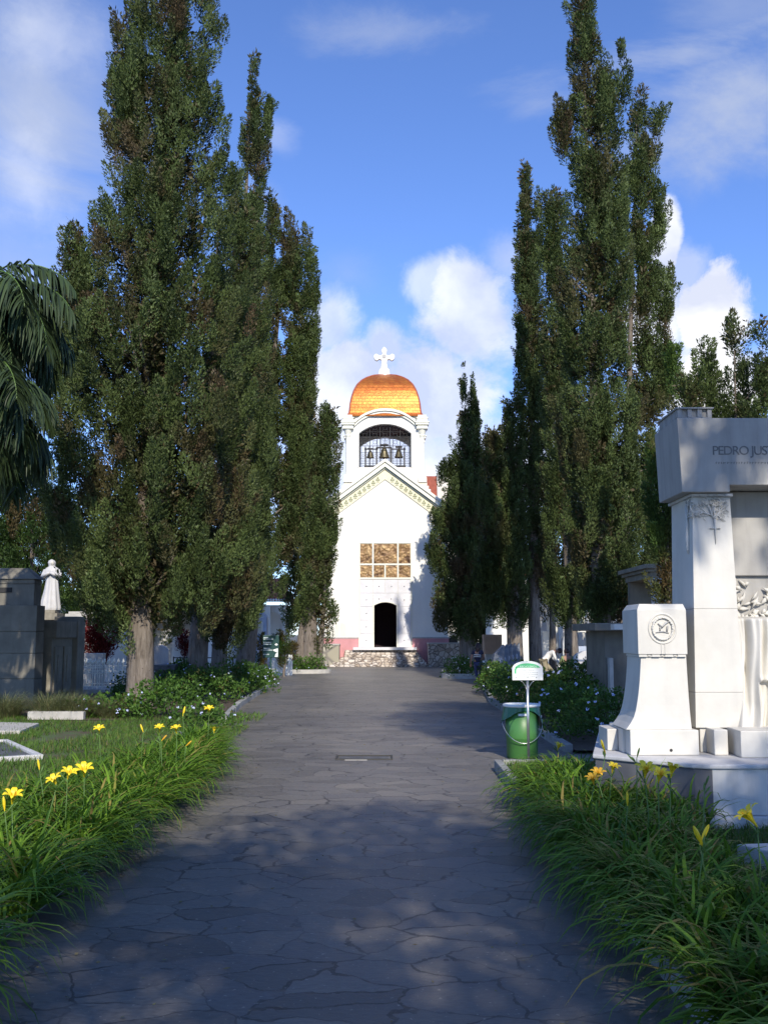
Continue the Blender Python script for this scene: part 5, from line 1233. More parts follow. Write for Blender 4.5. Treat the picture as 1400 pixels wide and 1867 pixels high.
# pillar with slight batter
Yq = 11.22; zc = MZ(906, Yq); zmid = MZ(1262, Yq)
def pil(z0, z1, name, j=0.):
    m = MB()
    def row(z):
        f = (z-zB0)/(zc-zB0); a = MX(1266, Yq)*(1-f)+MX(1248, Yq)*f; b_ = MX(1341, Yq)*(1-f)+MX(1316, Yq)*f
        # image lean from the upward tilt is handled by the camera; keep the true faces near vertical
        a = 3.50-.07*(1-f)+.0; b_ = 3.93+.05*(1-f)
        return (a, b_, Yq-.05*(1-f), Yq+.82, z)
    m.frus(row(z0), row(z1)); return m.build(name, 'marble_white', mon, bevel=.006)
zb1 = at(1300, 1262, Yq).z; zb2 = at(1300, 1110, Yq).z
pil(zB0, zb1-.002, 'pillar_foot'); pil(zb1, zb2-.002, 'pillar_shaft'); pil(zb2, zc, 'pillar_shaft')
# lintel
Yl = 11.08; lx0 = MX(1236, Yl, 830); zl0, zl1 = MZ(897, Yl), MZ(762, Yl); zl2 = MZ(884, Yl); xl1 = MX(1330, Yl, 890)
m = MB(); m.prism([(lx0+.03, zl0), (lx0, zl1), (XR, zl1), (XR, zl2), (xl1, zl2), (xl1, zl0)], Yl, Yl+.95)
lint = m.build('lintel', 'marble_lintel', mon, bevel=.008)
m = MB(); tz = MZ(743, Yl+.1); tx1 = MX(1302, Yl, 750); m.box(lx0+.04, tx1, Yl+.1, Yl+.9, zl1+.002, zl1+.03); m.box(lx0+.04, tx1, Yl+.13, Yl+.87, zl1+.03, tz-.02); m.box(lx0+.02, tx1+.02, Yl+.08, Yl+.92, tz-.018, tz)
for k in range(4): m.box(lx0+.04+k*(tx1-lx0-.09)/3, lx0+.09+k*(tx1-lx0-.09)/3, Yl+.1, Yl+.129, zl1+.031, tz-.019)
for k in range(4): m.box(lx0+.04, lx0+.07-.032, Yl+.14+k*.2, Yl+.2+k*.2, zl1+.031, tz-.019)
m.build('crest_block', 'marble_lintel', mon, bevel=.004)
# capital strip and carved branches
m = MB(); cx_a, cx_b = 3.47, 3.95; m.box(cx_a, cx_b, Yq-.04, Yq+.86, zc, zl0-.003)
x = cx_a+.01
while x < cx_b-.05: m.box(x, x+.07, Yq-.055, Yq-.041, zc+.005, zl0-.008); x += .095
m.build('capital', 'marble_grey', mon, bevel=.004)
m = MB(); rr = random.Random(12)
def twig(o, ang, L, r, yy, dep=0, ax=0):
    pts = [Vector(o)]; a = ang
    for k in range(4):
        a += rr.uniform(-.35, .35); st_ = Vector((math.cos(a)*L/4, 0, math.sin(a)*L/4)) if ax == 0 else Vector((0, math.cos(a)*L/4, math.sin(a)*L/4))
        n_ = pts[-1]+st_; n_ = n_+(Vector((0, rr.uniform(-.008, .008), 0)) if ax == 0 else Vector((rr.uniform(-.008, .008), 0, 0)))
        if n_.z > zc-.004: n_.z = zc-.006
        pts.append(n_)
    m.tube(pts, [r, r*.9, r*.8, r*.65, r*.4], 6)
    if dep < 3:
        for k in range(3): twig(pts[rr.choice((1, 2, 3))], a+rr.choice((-1, 1))*rr.uniform(.5, 1.2), L*.6, r*.72, yy, dep+1, ax)
cpt = Vector((3.74, Yq-.02, zc-.26)); twig(cpt, 1.57, .2, .011, Yq)
twig(cpt, 1.0, .22, .010, Yq); twig(cpt, 2.2, .24, .010, Yq); twig(cpt+Vector((0, 0, .03)), 2.7, .22, .009, Yq); twig(cpt+Vector((0, 0, .03)), .45, .16, .009, Yq)
m.tube([cpt+Vector((0, 0, -.28)), cpt+Vector((.003, 0, -.1)), cpt], [.003, .012, .014], 7); m.tube([cpt+Vector((-.06, 0, -.10)), cpt+Vector((.06, 0, -.10))], .008, 6)
c2 = Vector((3.49-.005, Yq+.14, zc-.22))
for a in (1.57, 1.0, 2.2, 2.7): twig(c2, a, .2, .012, Yq, 1, 1)
m.lathe([(.004, -.42), (.026, -.36), (.03, -.24), (.018, -.14), (.03, -.09), (.016, -.04), (.02, .14)], (c2.x-.01, c2.y, c2.z), 8)
m.build('carved_branches', 'marble_white', mon, smooth=True)
# recessed wall between pillars, panel and carved foliage
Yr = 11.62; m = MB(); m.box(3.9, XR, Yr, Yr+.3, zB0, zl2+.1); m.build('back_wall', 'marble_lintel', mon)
pz0, pz1 = MZ(1050, Yr), MZ(898, Yr); px0 = MX(1329, Yr, 1000)
m = MB(); m.box(px0, XR, Yr-.055, Yr-.002, pz0, pz1); m.build('tablet', 'marble_lintel', mon, bevel=.01)
m = MB(); rr = random.Random(31)
for k in range(240):
    x = rr.uniform(3.96, 5.4); z = rr.uniform(MZ(1165, Yr), MZ(1062, Yr)); a = rr.uniform(0, 6.28); L = rr.uniform(.03, .08)
    if z > MZ(1085, Yr) and rr.random() < .5: continue
    d_ = Vector((math.cos(a), 0, math.sin(a)))*L; o_ = Vector((x, Yr-.012-rr.uniform(0, .03), z)); m.tube([o_-d_, o_+Vector((0, -.02, 0)), o_+d_], [.004, rr.uniform(.014, .03), .003], 6)
for k in range(90):
    x = rr.uniform(3.96, 4.14); z = rr.uniform(MZ(1240, Yr), MZ(1165, Yr)); L = rr.uniform(.03, .07); d_ = Vector((rr.uniform(-.4, .4), 0, -1)).normalized()*L; o_ = Vector((x, Yr-.015, z)); m.tube([o_-d_, o_+Vector((0, -.02, 0)), o_+d_], [.004, .016, .003], 6)
m.build('carved_foliage', 'marble_white', mon, smooth=True)
# carved drapery over a block, as one pleated surface
Yd = 11.28; zdt = MZ(1128, Yd)
xdl, xdr = MX(1340, Yd), 5.1
def drape(u, v):
    s = u*(xdr-xdl); s2 = s+.05*mnoise.noise(Vector((s*3, v*2.2, 5))); top = v < .12
    zz = zdt-(zdt-zB0-.005)*max(0, (v-.12)/.88)
    fold = .06*math.sin(s2*36+.9*math.sin(v*3)+2.2*mnoise.noise(Vector((s*2, v*.8, 1))))*(.35+.65*min(1, v*3))+.024*math.sin(s2*77+v*4)+.05*mnoise.noise(Vector((s*6, v*2.5, 9)))
    flare = .14*max(0, v-.82)**1.4*6
    lip = -.05*math.exp(-((v-.62)/.02)**2) if u > .18 else 0
    y = Yd-.02-fold-flare*.5-.07*v+(.0 if not top else (1-v/.12)*.42)
    if top: zz = zdt+.03*math.sin((1-v/.12)*1.57)
    inner = .05 if (v > .63 and u > .18) else 0
    edge = .10*math.exp(-(u/.03)) ; xx = xdl+s-flare*.8*(1-u)*.6+.03*math.sin(v*5)*(u < .1)
    return (xx+.04*(1-min(1, v*8))*(1-u), y+edge+lip*.5+inner, zz)
m = MB(); m.grid(drape, 150, 70); m.build('carved_drapery', 'marble_white', mon, smooth=True, recalc=False)
m = MB(); m.box(xdl+.10, XR, Yd+.09, Yr-.003, zB0+.002, zdt-.01); m.build('draped_block', 'marble_white', mon)
m = MB(); m.box(xdr-.62, XR, Yd-.16, Yd-.12, zB0+.03, zdt-.1); m.build('bronze_door', 'planter_clay', mon, bevel=.01)
# inscription
tz0 = MZ(829, Yl); tx0 = MX(1297, Yl, 820)
text_mesh('inscription', 'PEDRO JUSTO BERRIO', .145, 'inscription', lint, (tx0, Yl-.001, tz0), 0, .003, spacing=.86)
m = MB(); x = MX(1304, Yl, 840); z = MZ(846, Yl); rr = random.Random(8)
while x < 5.1:
    w = rr.uniform(.012, .03); h_ = rr.uniform(.014, .024); m.box(x, x+.005, Yl-.003, Yl+.001, z, z+.024); m.box(x+.005, x+w, Yl-.003, Yl+.001, z+h_-.004, z+h_); x += w+.014
m.build('small_inscription', 'inscription', lint)
m = MB(); q = at(1223, 1368, Yb-.004); m.tube([(q.x, Yb-.006, q.z), (q.x, Yb+.01, q.z)], .016, 10); m.build('drain_hole', 'joint_dark', mon)
# ---------------------------------------------------------------- grave slab lower right
a = gnd(1362, 1560, .22); t = thing('grave_slab', 'low grey stone grave slab cut by the right photo edge', 'grave', (a.x, a.y, .05))
b2 = gnd(1390, 1620, .22); m = MB(); m.plan([(a.x, a.y+.25), (a.x+.5, a.y-.55), (a.x+2.2, a.y-.3), (a.x+1.9, a.y+.55)], .05, .26); m.build('slab', 'marble_grey', t, bevel=.012)

# ---------------------------------------------------------------- pavilion and dark mausoleum behind the monument
Yv = 25; t = thing('pavilion', 'grey columned pavilion with a flat stone roof behind the pedestal', 'pavilion', (at(1215, 1155, Yv).x, Yv, 0))
xa, xb2 = at(1176, 1035, Yv).x, at(1300, 1035, Yv).x; z = lambda py: at(0, py, Yv).z
m = MB(); m.box(xa, xb2, Yv, Yv+3, z(1036), z(1028)); m.box(xa+.08, xb2, Yv+.08, Yv+2.9, z(1042), z(1036)-.002); m.box(xa+.16, xb2, Yv+.14, Yv+2.8, z(1053), z(1042)-.002); m.build('entablature', 'granite_mid', t, bevel=.01)
for px in (1201, 1250):
    x = at(px, 1100, Yv).x; m = MB(); m.lathe([(.12, 0), (.11, z(1090)), (.095, z(1068)), (.13, z(1066)), (.11, z(1064)), (.17, z(1058)), (.18, z(1053)-.003)], (x, Yv+.3, 0), 18); m.build('column', 'marble_grey', t, smooth=True)
m = MB(); m.box(xa+.2, xb2, Yv+2.5, Yv+2.7, 0, z(1053)-.003); m.build('rear_wall', 'granite_dark', t)
Yk = 22.5; t = thing('low_mausoleum', 'dark flat-roofed stone mausoleum in shade left of the wreath pedestal', 'mausoleum', (at(1125, 1155, Yk).x, Yk, 0)); z = lambda py: at(0, py, Yk).z
xa, xb2 = at(1108, 1200, Yk).x, at(1190, 1200, Yk).x; m = MB(); m.box(xa, xb2, Yk+.3, Yk+2.4, 0, z(1150)); m.build('walls', 'granite_dark', t)
m = MB(); m.box(xa-.3, xb2+.1, Yk-.1, Yk+2.6, z(1150)+.002, z(1136)); m.build('roof_slab', 'granite_dark', t, bevel=.02)
m = MB(); m.box(at(1112, 1200, Yk).x, at(1119, 1200, Yk).x, Yk+.1, Yk+.298, 0, z(1200)); m.build('pier', 'slab_pale', t)
m = MB(); m.box(at(1119, 1150, 20).x, at(1136, 1150, 20).x, 20, 20.3, at(0, 1148, 20).z, at(0, 1138, 20).z); m.build('cornice_end', 'marble_white', t)

# ---------------------------------------------------------------- bin and arched sign
b_ = gnd(952, 1381); Yz = b_.y; x = b_.x; s = Yz/F
t = thing('litter_bin', 'green bucket bin with white rim, wire handle and green bag, behind the signpost', 'bin', (x, Yz, 0))
rt, rb = 31*s, 27.5*s; H = at(0, 1284, Yz).z
m = MB(); m.lathe([(rb*.96, 0), (rb, .015), (rb*1.02, H*.36), (rb*1.035, H*.365), (rb*1.04, H*.38), (rt*.97, H*.97), (rt*.97, H*.97), (rt*.90, H*.965), (rb*.93, .06)], (x, Yz, 0), 48); body = m.build('bucket', 'bin_green', t, smooth=True)
m = MB(); m.lathe([(rt*.99, H*.955), (rt*1.06, H*.96), (rt*1.09, H*.985), (rt*1.06, H*1.01), (rt*.96, H*1.01), (rt*.94, H*.97)], (x, Yz, 0), 48, cap=False); m.build('rim', 'plastic_white', t, smooth=True)
m = MB()
def bag(u, v):
    a = u*2*math.pi; side = abs(math.cos(a)); L = (.05+.26*side**3)*(1+.25*math.sin(a*3+1)); r = rt*(1.03+.16*v*side**2+.025*math.sin(a*17)*v)
    return (x+r*math.cos(a), Yz+r*math.sin(a), H*.957-L*v)
m.grid(bag, 90, 10); m.build('bag', 'bag_green', t, smooth=True, recalc=False)
m = MB(); hr = 36*s; m.tube([(x+hr*math.cos(a_), Yz-rt*1.08*max(0, -math.sin(a_))-.01, H*.72+(H*.42)*math.sin(a_)) for a_ in [math.pi+math.pi*k/20 for k in range(21)]], .006, 8); m.build('handle', 'steel', t, smooth=True)
m = MB(); m.box(x-.09, x+.06, Yz-rt*.965-.012, Yz-rt*.93, H*.80, H*.845); m.build('label_strip', 'plastic_white', t, bevel=.004)
b_ = gnd(962, 1392); Yz = 15.35; x = at(962, 1300, Yz).x
t = thing('post_sign', 'white arched sign with green arc on a thin steel post before the green bin', 'sign', (x, Yz, 0))
zt, zb2 = at(0, 1205, Yz).z, at(0, 1240, Yz).z; hw_ = 27.5*Yz/F
m = MB(); m.tube([(x, Yz, 0), (x, Yz, zb2+.1)], .020, 14); m.build('post', 'steel', t, smooth=True)
zs = zb2+(zt-zb2)*.58
def arcn(r, zb, zc_, h, n=20): return [(x-r*math.cos(math.pi*k/n), zc_+h*math.sin(math.pi*k/n)**.9) for k in range(n+1)]
out_ = [(x-hw_, zb2)]+arcn(hw_, 0, zs, zt-zs)+[(x+hw_, zb2)]
m = MB(); m.prism(out_[::-1], Yz-.045, Yz-.022); panel = m.build('panel', 'sign_white', t, bevel=.004)
ri = hw_*.86; zi = zs+.0; hh = (zt-zs)*.80
gp = arcn(ri, 0, zs-.01, hh); m = MB(); lo = zs+(zt-zs)*.16
gp2 = [p for p in gp if p[1] >= lo]; m.prism(([(gp2[0][0], lo)]+gp2+[(gp2[-1][0], lo)])[::-1], Yz-.0475, Yz-.0455)
m.prism([(x-ri, zb2+.10), (x-ri, zs), (x-ri+.03, lo+.01), (x-ri+.05, lo), (x-ri+.028, zs-.01), (x-ri+.028, zb2+.10)][::-1], Yz-.0475, Yz-.0455)
m.build('green_arc', 'sign_green', panel)
text_mesh('heading', 'RECICLEMOS', .040, 'sign_white', panel, (x+.01, Yz-.0476, lo+.004), 0, .001, 'CENTER', 1.12)
text_mesh('subheading', 'Papeles y plásticos', .026, 'text_grey', panel, (x, Yz-.0456, zs-.022), 0, .0008, 'CENTER')
m = MB(); rr = random.Random(6)
for k, (w0) in enumerate((.30, .28, .2)):
    z = zs-.055-k*.028; q = x-w0/2
    while q < x+w0/2: w = rr.uniform(.008, .03); m.box(q, q+w, Yz-.0462, Yz-.0455, z, z+.006); q += w+.006
for q in (x-.17, x, x+.13): m.tube([(q, Yz-.048, zb2+.042), (q, Yz-.0455, zb2+.042)], .010, 10)
m.build('small_print', 'text_grey', panel)
m = MB()
for s_ in (-1, 1): m.tube([(x+s_*.015, Yz, zb2-.17), (x+s_*.03, Yz, zb2-.09), (x+s_*.07, Yz-.01, zb2-.03), (x+s_*.13, Yz-.02, zb2+.005)], .006, 7)
m.build('bracket', 'steel', t, smooth=True)

# ---------------------------------------------------------------- people
def skin(name, chains, mat, parent, sub=2):
    """chains: dict name->(pos, radius), edges list: one continuous skinned surface"""
    J, E = chains; names = list(J); me = bpy.data.meshes.new(name); me.from_pydata([tuple(J[k][0]) for k in names], [(names.index(a), names.index(b)) for a, b in E], [])
    o = bpy.data.objects.new(name, me); COL.objects.link(o); md = o.modifiers.new('s', 'SKIN'); md.use_smooth_shade = True
    if not me.skin_vertices: pass
    for i, k in enumerate(names):
        r = J[k][1]; r = r if isinstance(r, tuple) else (r, r); me.skin_vertices[0].data[i].radius = r
    me.skin_vertices[0].data[0].use_root = True
    s = o.modifiers.new('u', 'SUBSURF'); s.levels = sub; s.render_levels = sub
    bpy.context.view_layer.update(); m2 = bpy.data.meshes.new_from_object(o.evaluated_get(bpy.context.evaluated_depsgraph_get()))
    bpy.data.objects.remove(o); m2.materials.clear()
    return link(name, m2, mat, parent)
def person(label, P, r, cloth_top, cloth_leg, sleeves, hair, parent_scale=1., shoe='shoe_white', hairlen=.0, stripes=False):
    """P: joint -> world position"""
    o = P['pelvis']; t = thing('person', label, 'person', (o.x, o.y, 0)); k = r
    J = {}; E = []
    def j(n, rad): J[n] = (P[n], rad*k)
    j('pelvis', .115); j('waist', .10); j('chest', .125); j('neck', .05); j('head', .075); j('crown', .07)
    E += [('pelvis', 'waist'), ('waist', 'chest'), ('chest', 'neck'), ('neck', 'head'), ('head', 'crown')]
    for s in 'lr':
        for a, rad in (('sh', .052), ('el', .038), ('wr', .026), ('hd', .03)): j(s+a, rad)
        for a, rad in (('hip', .085), ('kn', .055), ('an', .036), ('toe', .03)): j(s+a, rad)
        E += [('chest', s+'sh'), (s+'sh', s+'el'), (s+'el', s+'wr'), (s+'wr', s+'hd'), ('pelvis', s+'hip'), (s+'hip', s+'kn'), (s+'kn', s+'an'), (s+'an', s+'toe')]
    body = skin('body', (J, E), 'skin', t)
    m = MB()
    for s in 'lr':      # five separate fingers
        w, h = P[s+'wr'], P[s+'hd']; d_ = (h-w).normalized(); side = d_.cross(Vector((0, 1, .2))).normalized()
        for i, L in enumerate((.07, .08, .075, .06)):
            b0 = h+side*(i-1.5)*.018*k; m.tube([b0-d_*.02, b0+d_*L*.5, b0+d_*L*.9+Vector((0, -.012, -.01))], [.010, .009, .007], 6)
        b0 = h-side*.04; m.tube([h-d_*.03-side*.02, b0+d_*.01, b0+d_*.045], [.011, .010, .008], 6)
    m.build('fingers', 'skin', body, smooth=True)
    # face
    hd, cr = P['head'], P['crown']; up = (cr-hd).normalized(); fw = P['face']; fw = (fw-up*fw.dot(up)).normalized(); sd = up.cross(fw)
    c = hd+up*.02; m = MB(); m.tube([c+fw*.07*k, c+fw*.10*k-up*.02], [.012, .015], 6); 
    for s in (-1, 1): m.ball(tuple(c+sd*s*.082*k), .014, .02, .028, 6, 5)
    m.build('nose_and_ears', 'skin', body, smooth=True)
    m = MB()
    for s in (-1, 1): m.ball(tuple(c+fw*.078*k+sd*s*.03+up*.022), .011, .008, .006, 6, 4)
    m.tube([c+fw*.078*k-up*.05-sd*.022, c+fw*.078*k-up*.05+sd*.022], .005, 5); m.build('eyes_and_mouth', 'hair_dark', body)
    # clothes: slightly thicker chains over the same joints
    J = {}; E = []
    def j2(n, rad, p=None): J[n] = (P[n] if p is None else p, rad*k)
    j2('waist', .118); j2('pelv', .128, P['pelvis'].lerp(P['waist'], .25)); j2('chest', .142); j2('nk', .062, P['chest'].lerp(P['neck'], .75))
    E = [('waist', 'pelv'), ('waist', 'chest'), ('chest', 'nk')]
    for s in 'lr':
        j2(s+'sh', .066); E.append(('chest', s+'sh')); e = P[s+'sh'].lerp(P[s+'el'], sleeves if sleeves < 1 else 1); j2(s+'e', .053, e); E.append((s+'sh', s+'e'))
        if sleeves > 1: j2(s+'w', .04, P[s+'wr'].lerp(P[s+'el'], .08)); E.append((s+'e', s+'w'))
    top = skin('shirt', (J, E), cloth_top, t)
    if stripes:
        for z0 in (0.32, .62):
            c0 = P['waist'].lerp(P['chest'], z0); c1 = P['waist'].lerp(P['chest'], z0+.14); m = MB(); m.tube([c0, c1], [.158*k, .160*k], 20, cap=False); m.build('stripe', 'cloth_white', top)
    J = {}; E = []
    j2('pelvis', .132)
    for s in 'lr':
        j2(s+'hip', .102); j2(s+'kn', .075); j2(s+'an', .056, P[s+'an'].lerp(P[s+'kn'], .12)); E += [('pelvis', s+'hip'), (s+'hip', s+'kn'), (s+'kn', s+'an')]
    skin('trousers', (J, E), cloth_leg, t)
    m = MB()
    for s in 'lr':
        a, b = P[s+'an'], P[s+'toe']; m.tube([a+Vector((0, 0, .0))-(b-a)*.3, a.lerp(b, .5), b+(b-a)*.1], [.045*k, .05*k, .035*k], 8)
    m.build('shoes', shoe, t, smooth=True)
    m = MB(); m.ball(tuple(cr-fw*.02-up*.02), .098*k, .10*k, .098*k, 14, 10)
    if hairlen: m.tube([cr-fw*.05, hd-fw*.08, P['neck']-fw*.07, P['chest'].lerp(P['neck'], .3)-fw*.12], [.07, .085, .08, .03], 10)
    m.build('hair', hair, t, smooth=True)
    return t
V = Vector
# woman walking by the slate tombs, head bent, seen from behind and the side
o = gnd(871, 1247); x, Y = o.x, o.y
P = dict(pelvis=V((x+.0, Y, .86)), waist=V((x-.02, Y, .98)), chest=V((x-.01, Y+.03, 1.2)), neck=V((x+.02, Y+.05, 1.36)), head=V((x+.03, Y+.09, 1.46)), crown=V((x+.04, Y+.10, 1.54)), face=V((.3, 1, -.3)),
         lsh=V((x-.17, Y+.03, 1.29)), lel=V((x-.25, Y, 1.04)), lwr=V((x-.27, Y+.03, .82)), lhd=V((x-.27, Y+.05, .74)), rsh=V((x+.17, Y+.06, 1.29)), rel=V((x+.26, Y+.12, 1.08)), rwr=V((x+.17, Y+.2, .95)), rhd=V((x+.1, Y+.23, .93)),
         lhip=V((x-.08, Y, .80)), lkn=V((x-.06, Y+.04, .46)), lan=V((x+.0, Y-.02, .09)), ltoe=V((x+.09, Y+.06, .04)), rhip=V((x+.09, Y, .80)), rkn=V((x+.12, Y+.10, .46)), ran=V((x+.22, Y+.02, .10)), rtoe=V((x+.33, Y+.06, .04)))
person('woman with long dark hair, striped dark top and blue jeans beside the slate tombs', P, 1.0, 'cloth_navy', 'cloth_denim', .6, 'hair_dark', hairlen=1, stripes=True)
# man bending, white shirt, khaki trousers
Y = 40.0; x = at(1000, 1155, Y).x
P = dict(pelvis=V((x-.20, Y, .92)), waist=V((x-.12, Y, 1.06)), chest=V((x+.12, Y+.02, 1.27)), neck=V((x+.28, Y+.03, 1.32)), head=V((x+.38, Y+.04, 1.30)), crown=V((x+.46, Y+.05, 1.30)), face=V((.2, 0, -1)),
         lsh=V((x+.10, Y+.2, 1.27)), lel=V((x+.2, Y+.22, 1.0)), lwr=V((x+.36, Y+.15, .86)), lhd=V((x+.43, Y+.13, .82)), rsh=V((x+.12, Y-.17, 1.26)), rel=V((x+.22, Y-.2, 1.0)), rwr=V((x+.36, Y-.1, .84)), rhd=V((x+.43, Y-.08, .80)),
         lhip=V((x-.22, Y+.09, .88)), lkn=V((x+.14, Y+.10, .50)), lan=V((x+.06, Y+.1, .12)), ltoe=V((x+.2, Y+.08, .04)), rhip=V((x-.22, Y-.09, .88)), rkn=V((x-.14, Y-.10, .48)), ran=V((x-.18, Y-.1, .10)), rtoe=V((x-.05, Y-.14, .04)))
person('man in a white shirt and khaki trousers bending forward between the right trunks', P, 1.1, 'cloth_white', 'cloth_khaki', 1.5, 'hair_dark', shoe='cloth_black')
Y = 38.5; x = at(1033, 1155, Y).x
P = dict(pelvis=V((x, Y, .62)), waist=V((x, Y, .76)), chest=V((x, Y+.06, 1.02)), neck=V((x, Y+.1, 1.17)), head=V((x, Y+.16, 1.26)), crown=V((x, Y+.18, 1.34)), face=V((0, 1, -.4)),
         lsh=V((x-.19, Y+.05, 1.09)), lel=V((x-.26, Y+.12, .85)), lwr=V((x-.16, Y+.32, .78)), lhd=V((x-.12, Y+.39, .76)), rsh=V((x+.19, Y+.05, 1.09)), rel=V((x+.26, Y+.12, .85)), rwr=V((x+.16, Y+.32, .78)), rhd=V((x+.12, Y+.39, .76)),
         lhip=V((x-.1, Y, .6)), lkn=V((x-.2, Y+.36, .5)), lan=V((x-.18, Y+.2, .12)), ltoe=V((x-.2, Y+.34, .05)), rhip=V((x+.1, Y, .6)), rkn=V((x+.2, Y+.36, .5)), ran=V((x+.18, Y+.2, .12)), rtoe=V((x+.2, Y+.34, .05)))
person('man in an olive green shirt squatting with his back to the walk', P, 1.1, 'cloth_olive', 'cloth_black', 1.5, 'hair_dark', shoe='cloth_black')
# ---------------------------------------------------------------- trees behind the camera (they shade the foreground)
def back_cypress(label, x, Y, h, r, seed, z0=2.2):
    rng = np.random.default_rng(seed); root = thing('cypress_tree', label, 'cypress tree', (x, Y, 0), 'cypresses behind the viewpoint')
    n = int(900*h*r/30); f = rng.uniform(0, 1, n)**1.2; a = rng.uniform(0, 6.283, n); z = z0+f*(h-z0)
    rad = r*np.minimum(1, (f+.06)*7)*(1-f)**.55*rng.uniform(.2, 1, n)**.4
    C = np.stack([x+np.cos(a)*rad, Y+np.sin(a)*rad, z], 1); A = np.stack([np.cos(a)*.3, np.sin(a)*.3, np.ones(n)], 1)
    T = np.zeros((n, 3)); T[:, 0] = .5; T[:, 1] = .1
    V_, F_, TT = tufts(rng, C, A, np.full(n, .5), np.full(n, .25), np.full(n, 12), .22, .06, T)
    npmesh('crown', V_, F_, 'cypress_leaf', root, TT)
    trunk_mb([(x, Y, 0), (x, Y, h*.3), (x, Y, h*.8)], [.3, .22, .05], 10, seed).build('trunk', 'bark', root, smooth=True)
palm('tall palm standing behind the viewpoint to the right', (7.0, -1.2, 0), 13.0, 20, 3.6, 17, .8, leaflet=.7)
def back_tree(label, x, Y, zc_, r, rz, seed, n=900):
    rng = np.random.default_rng(seed); root = thing('broadleaf_tree', label, 'tree', (x, Y, 0), 'trees behind the viewpoint')
    a = unit(rng.normal(size=(n, 3)))*rng.uniform(.15, 1, n)[:, None]**.45
    C = a*np.array([r, r, rz])+np.array([x, Y, zc_])
    g = np.array([mnoise.noise(Vector(p)*.55) for p in C]); C = C[g > -.16]; n = len(C)
    T = np.zeros((n, 3)); T[:, 0] = .5
    V_, F_, TT = tufts(rng, C, rng.normal(size=(n, 3)), np.full(n, .45), np.full(n, .35), np.full(n, 22), .20, .07, T)
    npmesh('crown', V_, F_, 'tree_leaf', root, TT)
    m = trunk_mb([(x, Y, 0), (x, Y, zc_*.5), (x, Y, zc_)], [.32, .24, .08], 10, seed)
    for k in range(7):
        q = k*.9; m.tube([(x, Y, zc_*.55), (x+math.cos(q)*r*.4, Y+math.sin(q)*r*.4, zc_-rz*.4), (x+math.cos(q)*r*.8, Y+math.sin(q)*r*.8, zc_+rz*.2)], [.1, .06, .02], 6)
    m.build('trunk', 'bark', root, smooth=True)
back_tree('broad tree behind the viewpoint, right of the walk', 3.6, -8.6, 10.2, 3.7, 2.1, 5)
back_tree('broad tree behind the viewpoint, left of the walk', -2.9, -10.5, 10.2, 3.6, 2.1, 6, 800)
back_tree('spreading tree behind the viewpoint, farthest right', 8.2, -8.2, 10.5, 3.2, 2.2, 9, 700)
back_tree('wide tree far behind the viewpoint, left', -9.5, -13, 9.5, 5.5, 4.5, 21, 900)  # this and the next: unseen trees added to hold back sky light
back_tree('wide tree far behind the viewpoint, right', 14.5, -12, 9.5, 5.0, 4.5, 22, 900)
back_tree('tall tree beside the viewpoint, outside the photo on the right', 7.5, -2.0, 16.6, 3.1, 4.2, 11, 1100)
# ---------------------------------------------------------------- sky
AZ, EL = R(SUN_AZ), R(SUN_EL)
w = bpy.data.worlds.new('World'); SC.world = w; w.use_nodes = True; t = w.node_tree
for n in list(t.nodes): t.nodes.remove(n)
out = N(t, 'ShaderNodeOutputWorld'); bg = N(t, 'ShaderNodeBackground'); t.links.new(bg.outputs[0], out.inputs[0])
sky = N(t, 'ShaderNodeTexSky', sky_type='NISHITA', sun_disc=False); sky.sun_elevation = EL; sky.sun_rotation = math.pi-AZ; sky.altitude = 1500; sky.air_density = 1.0; sky.dust_density = SKY_DUST; sky.ozone_density = 2.5
bg.inputs['Strength'].default_value = SKY
tc = N(t, 'ShaderNodeTexCoord'); D = tc.outputs['Generated']
def wn(scale, detail, rough, dist=0, sc=(1, 1, 1), loc=(0, 0, 0)):
    m = N(t, 'ShaderNodeMapping'); t.links.new(D, m.inputs[0]); m.inputs['Scale'].default_value = sc; m.inputs['Location'].default_value = loc
    return noise(t, m.outputs[0], scale, detail, rough, dist)
n_big = wn(5.5, 9, .58, .25); n_fine = wn(19, 9, .66, .3, loc=(3, 1, 0))
edge = mathn(t, 'ADD', mathn(t, 'MULTIPLY', n_big, .75), mathn(t, 'MULTIPLY', n_fine, .45))     # about 0.6 mean
def blob(px, py, rx, ry, amp, soft, gain=1., use=None):
    a, b = ray(px, py); c = Vector((a, 1, b)).normalized()
    s = N(t, 'ShaderNodeVectorMath', operation='SUBTRACT'); t.links.new(D, s.inputs[0]); s.inputs[1].default_value = c
    m = N(t, 'ShaderNodeVectorMath', operation='MULTIPLY'); t.links.new(s.outputs[0], m.inputs[0]); m.inputs[1].default_value = (F/rx, F/rx*.6, F/ry)
    L = N(t, 'ShaderNodeVectorMath', operation='LENGTH'); t.links.new(m.outputs[0], L.inputs[0])
    v = mathn(t, 'SUBTRACT', 1.0, L.outputs['Value'])
    v = mathn(t, 'ADD', v, mathn(t, 'MULTIPLY', mathn(t, 'SUBTRACT', use if use is not None else edge, .6), amp))
    r_ = N(t, 'ShaderNodeMapRange', interpolation_type='SMOOTHSTEP'); t.links.new(v, r_.inputs['Value']); r_.inputs['From Min'].default_value = 0; r_.inputs['From Max'].default_value = soft; r_.inputs['To Max'].default_value = gain
    return r_.outputs[0]
def vmax(l):
    r_ = l[0]
    for x in l[1:]: r_ = mathn(t, 'MAXIMUM', r_, x)
    return r_
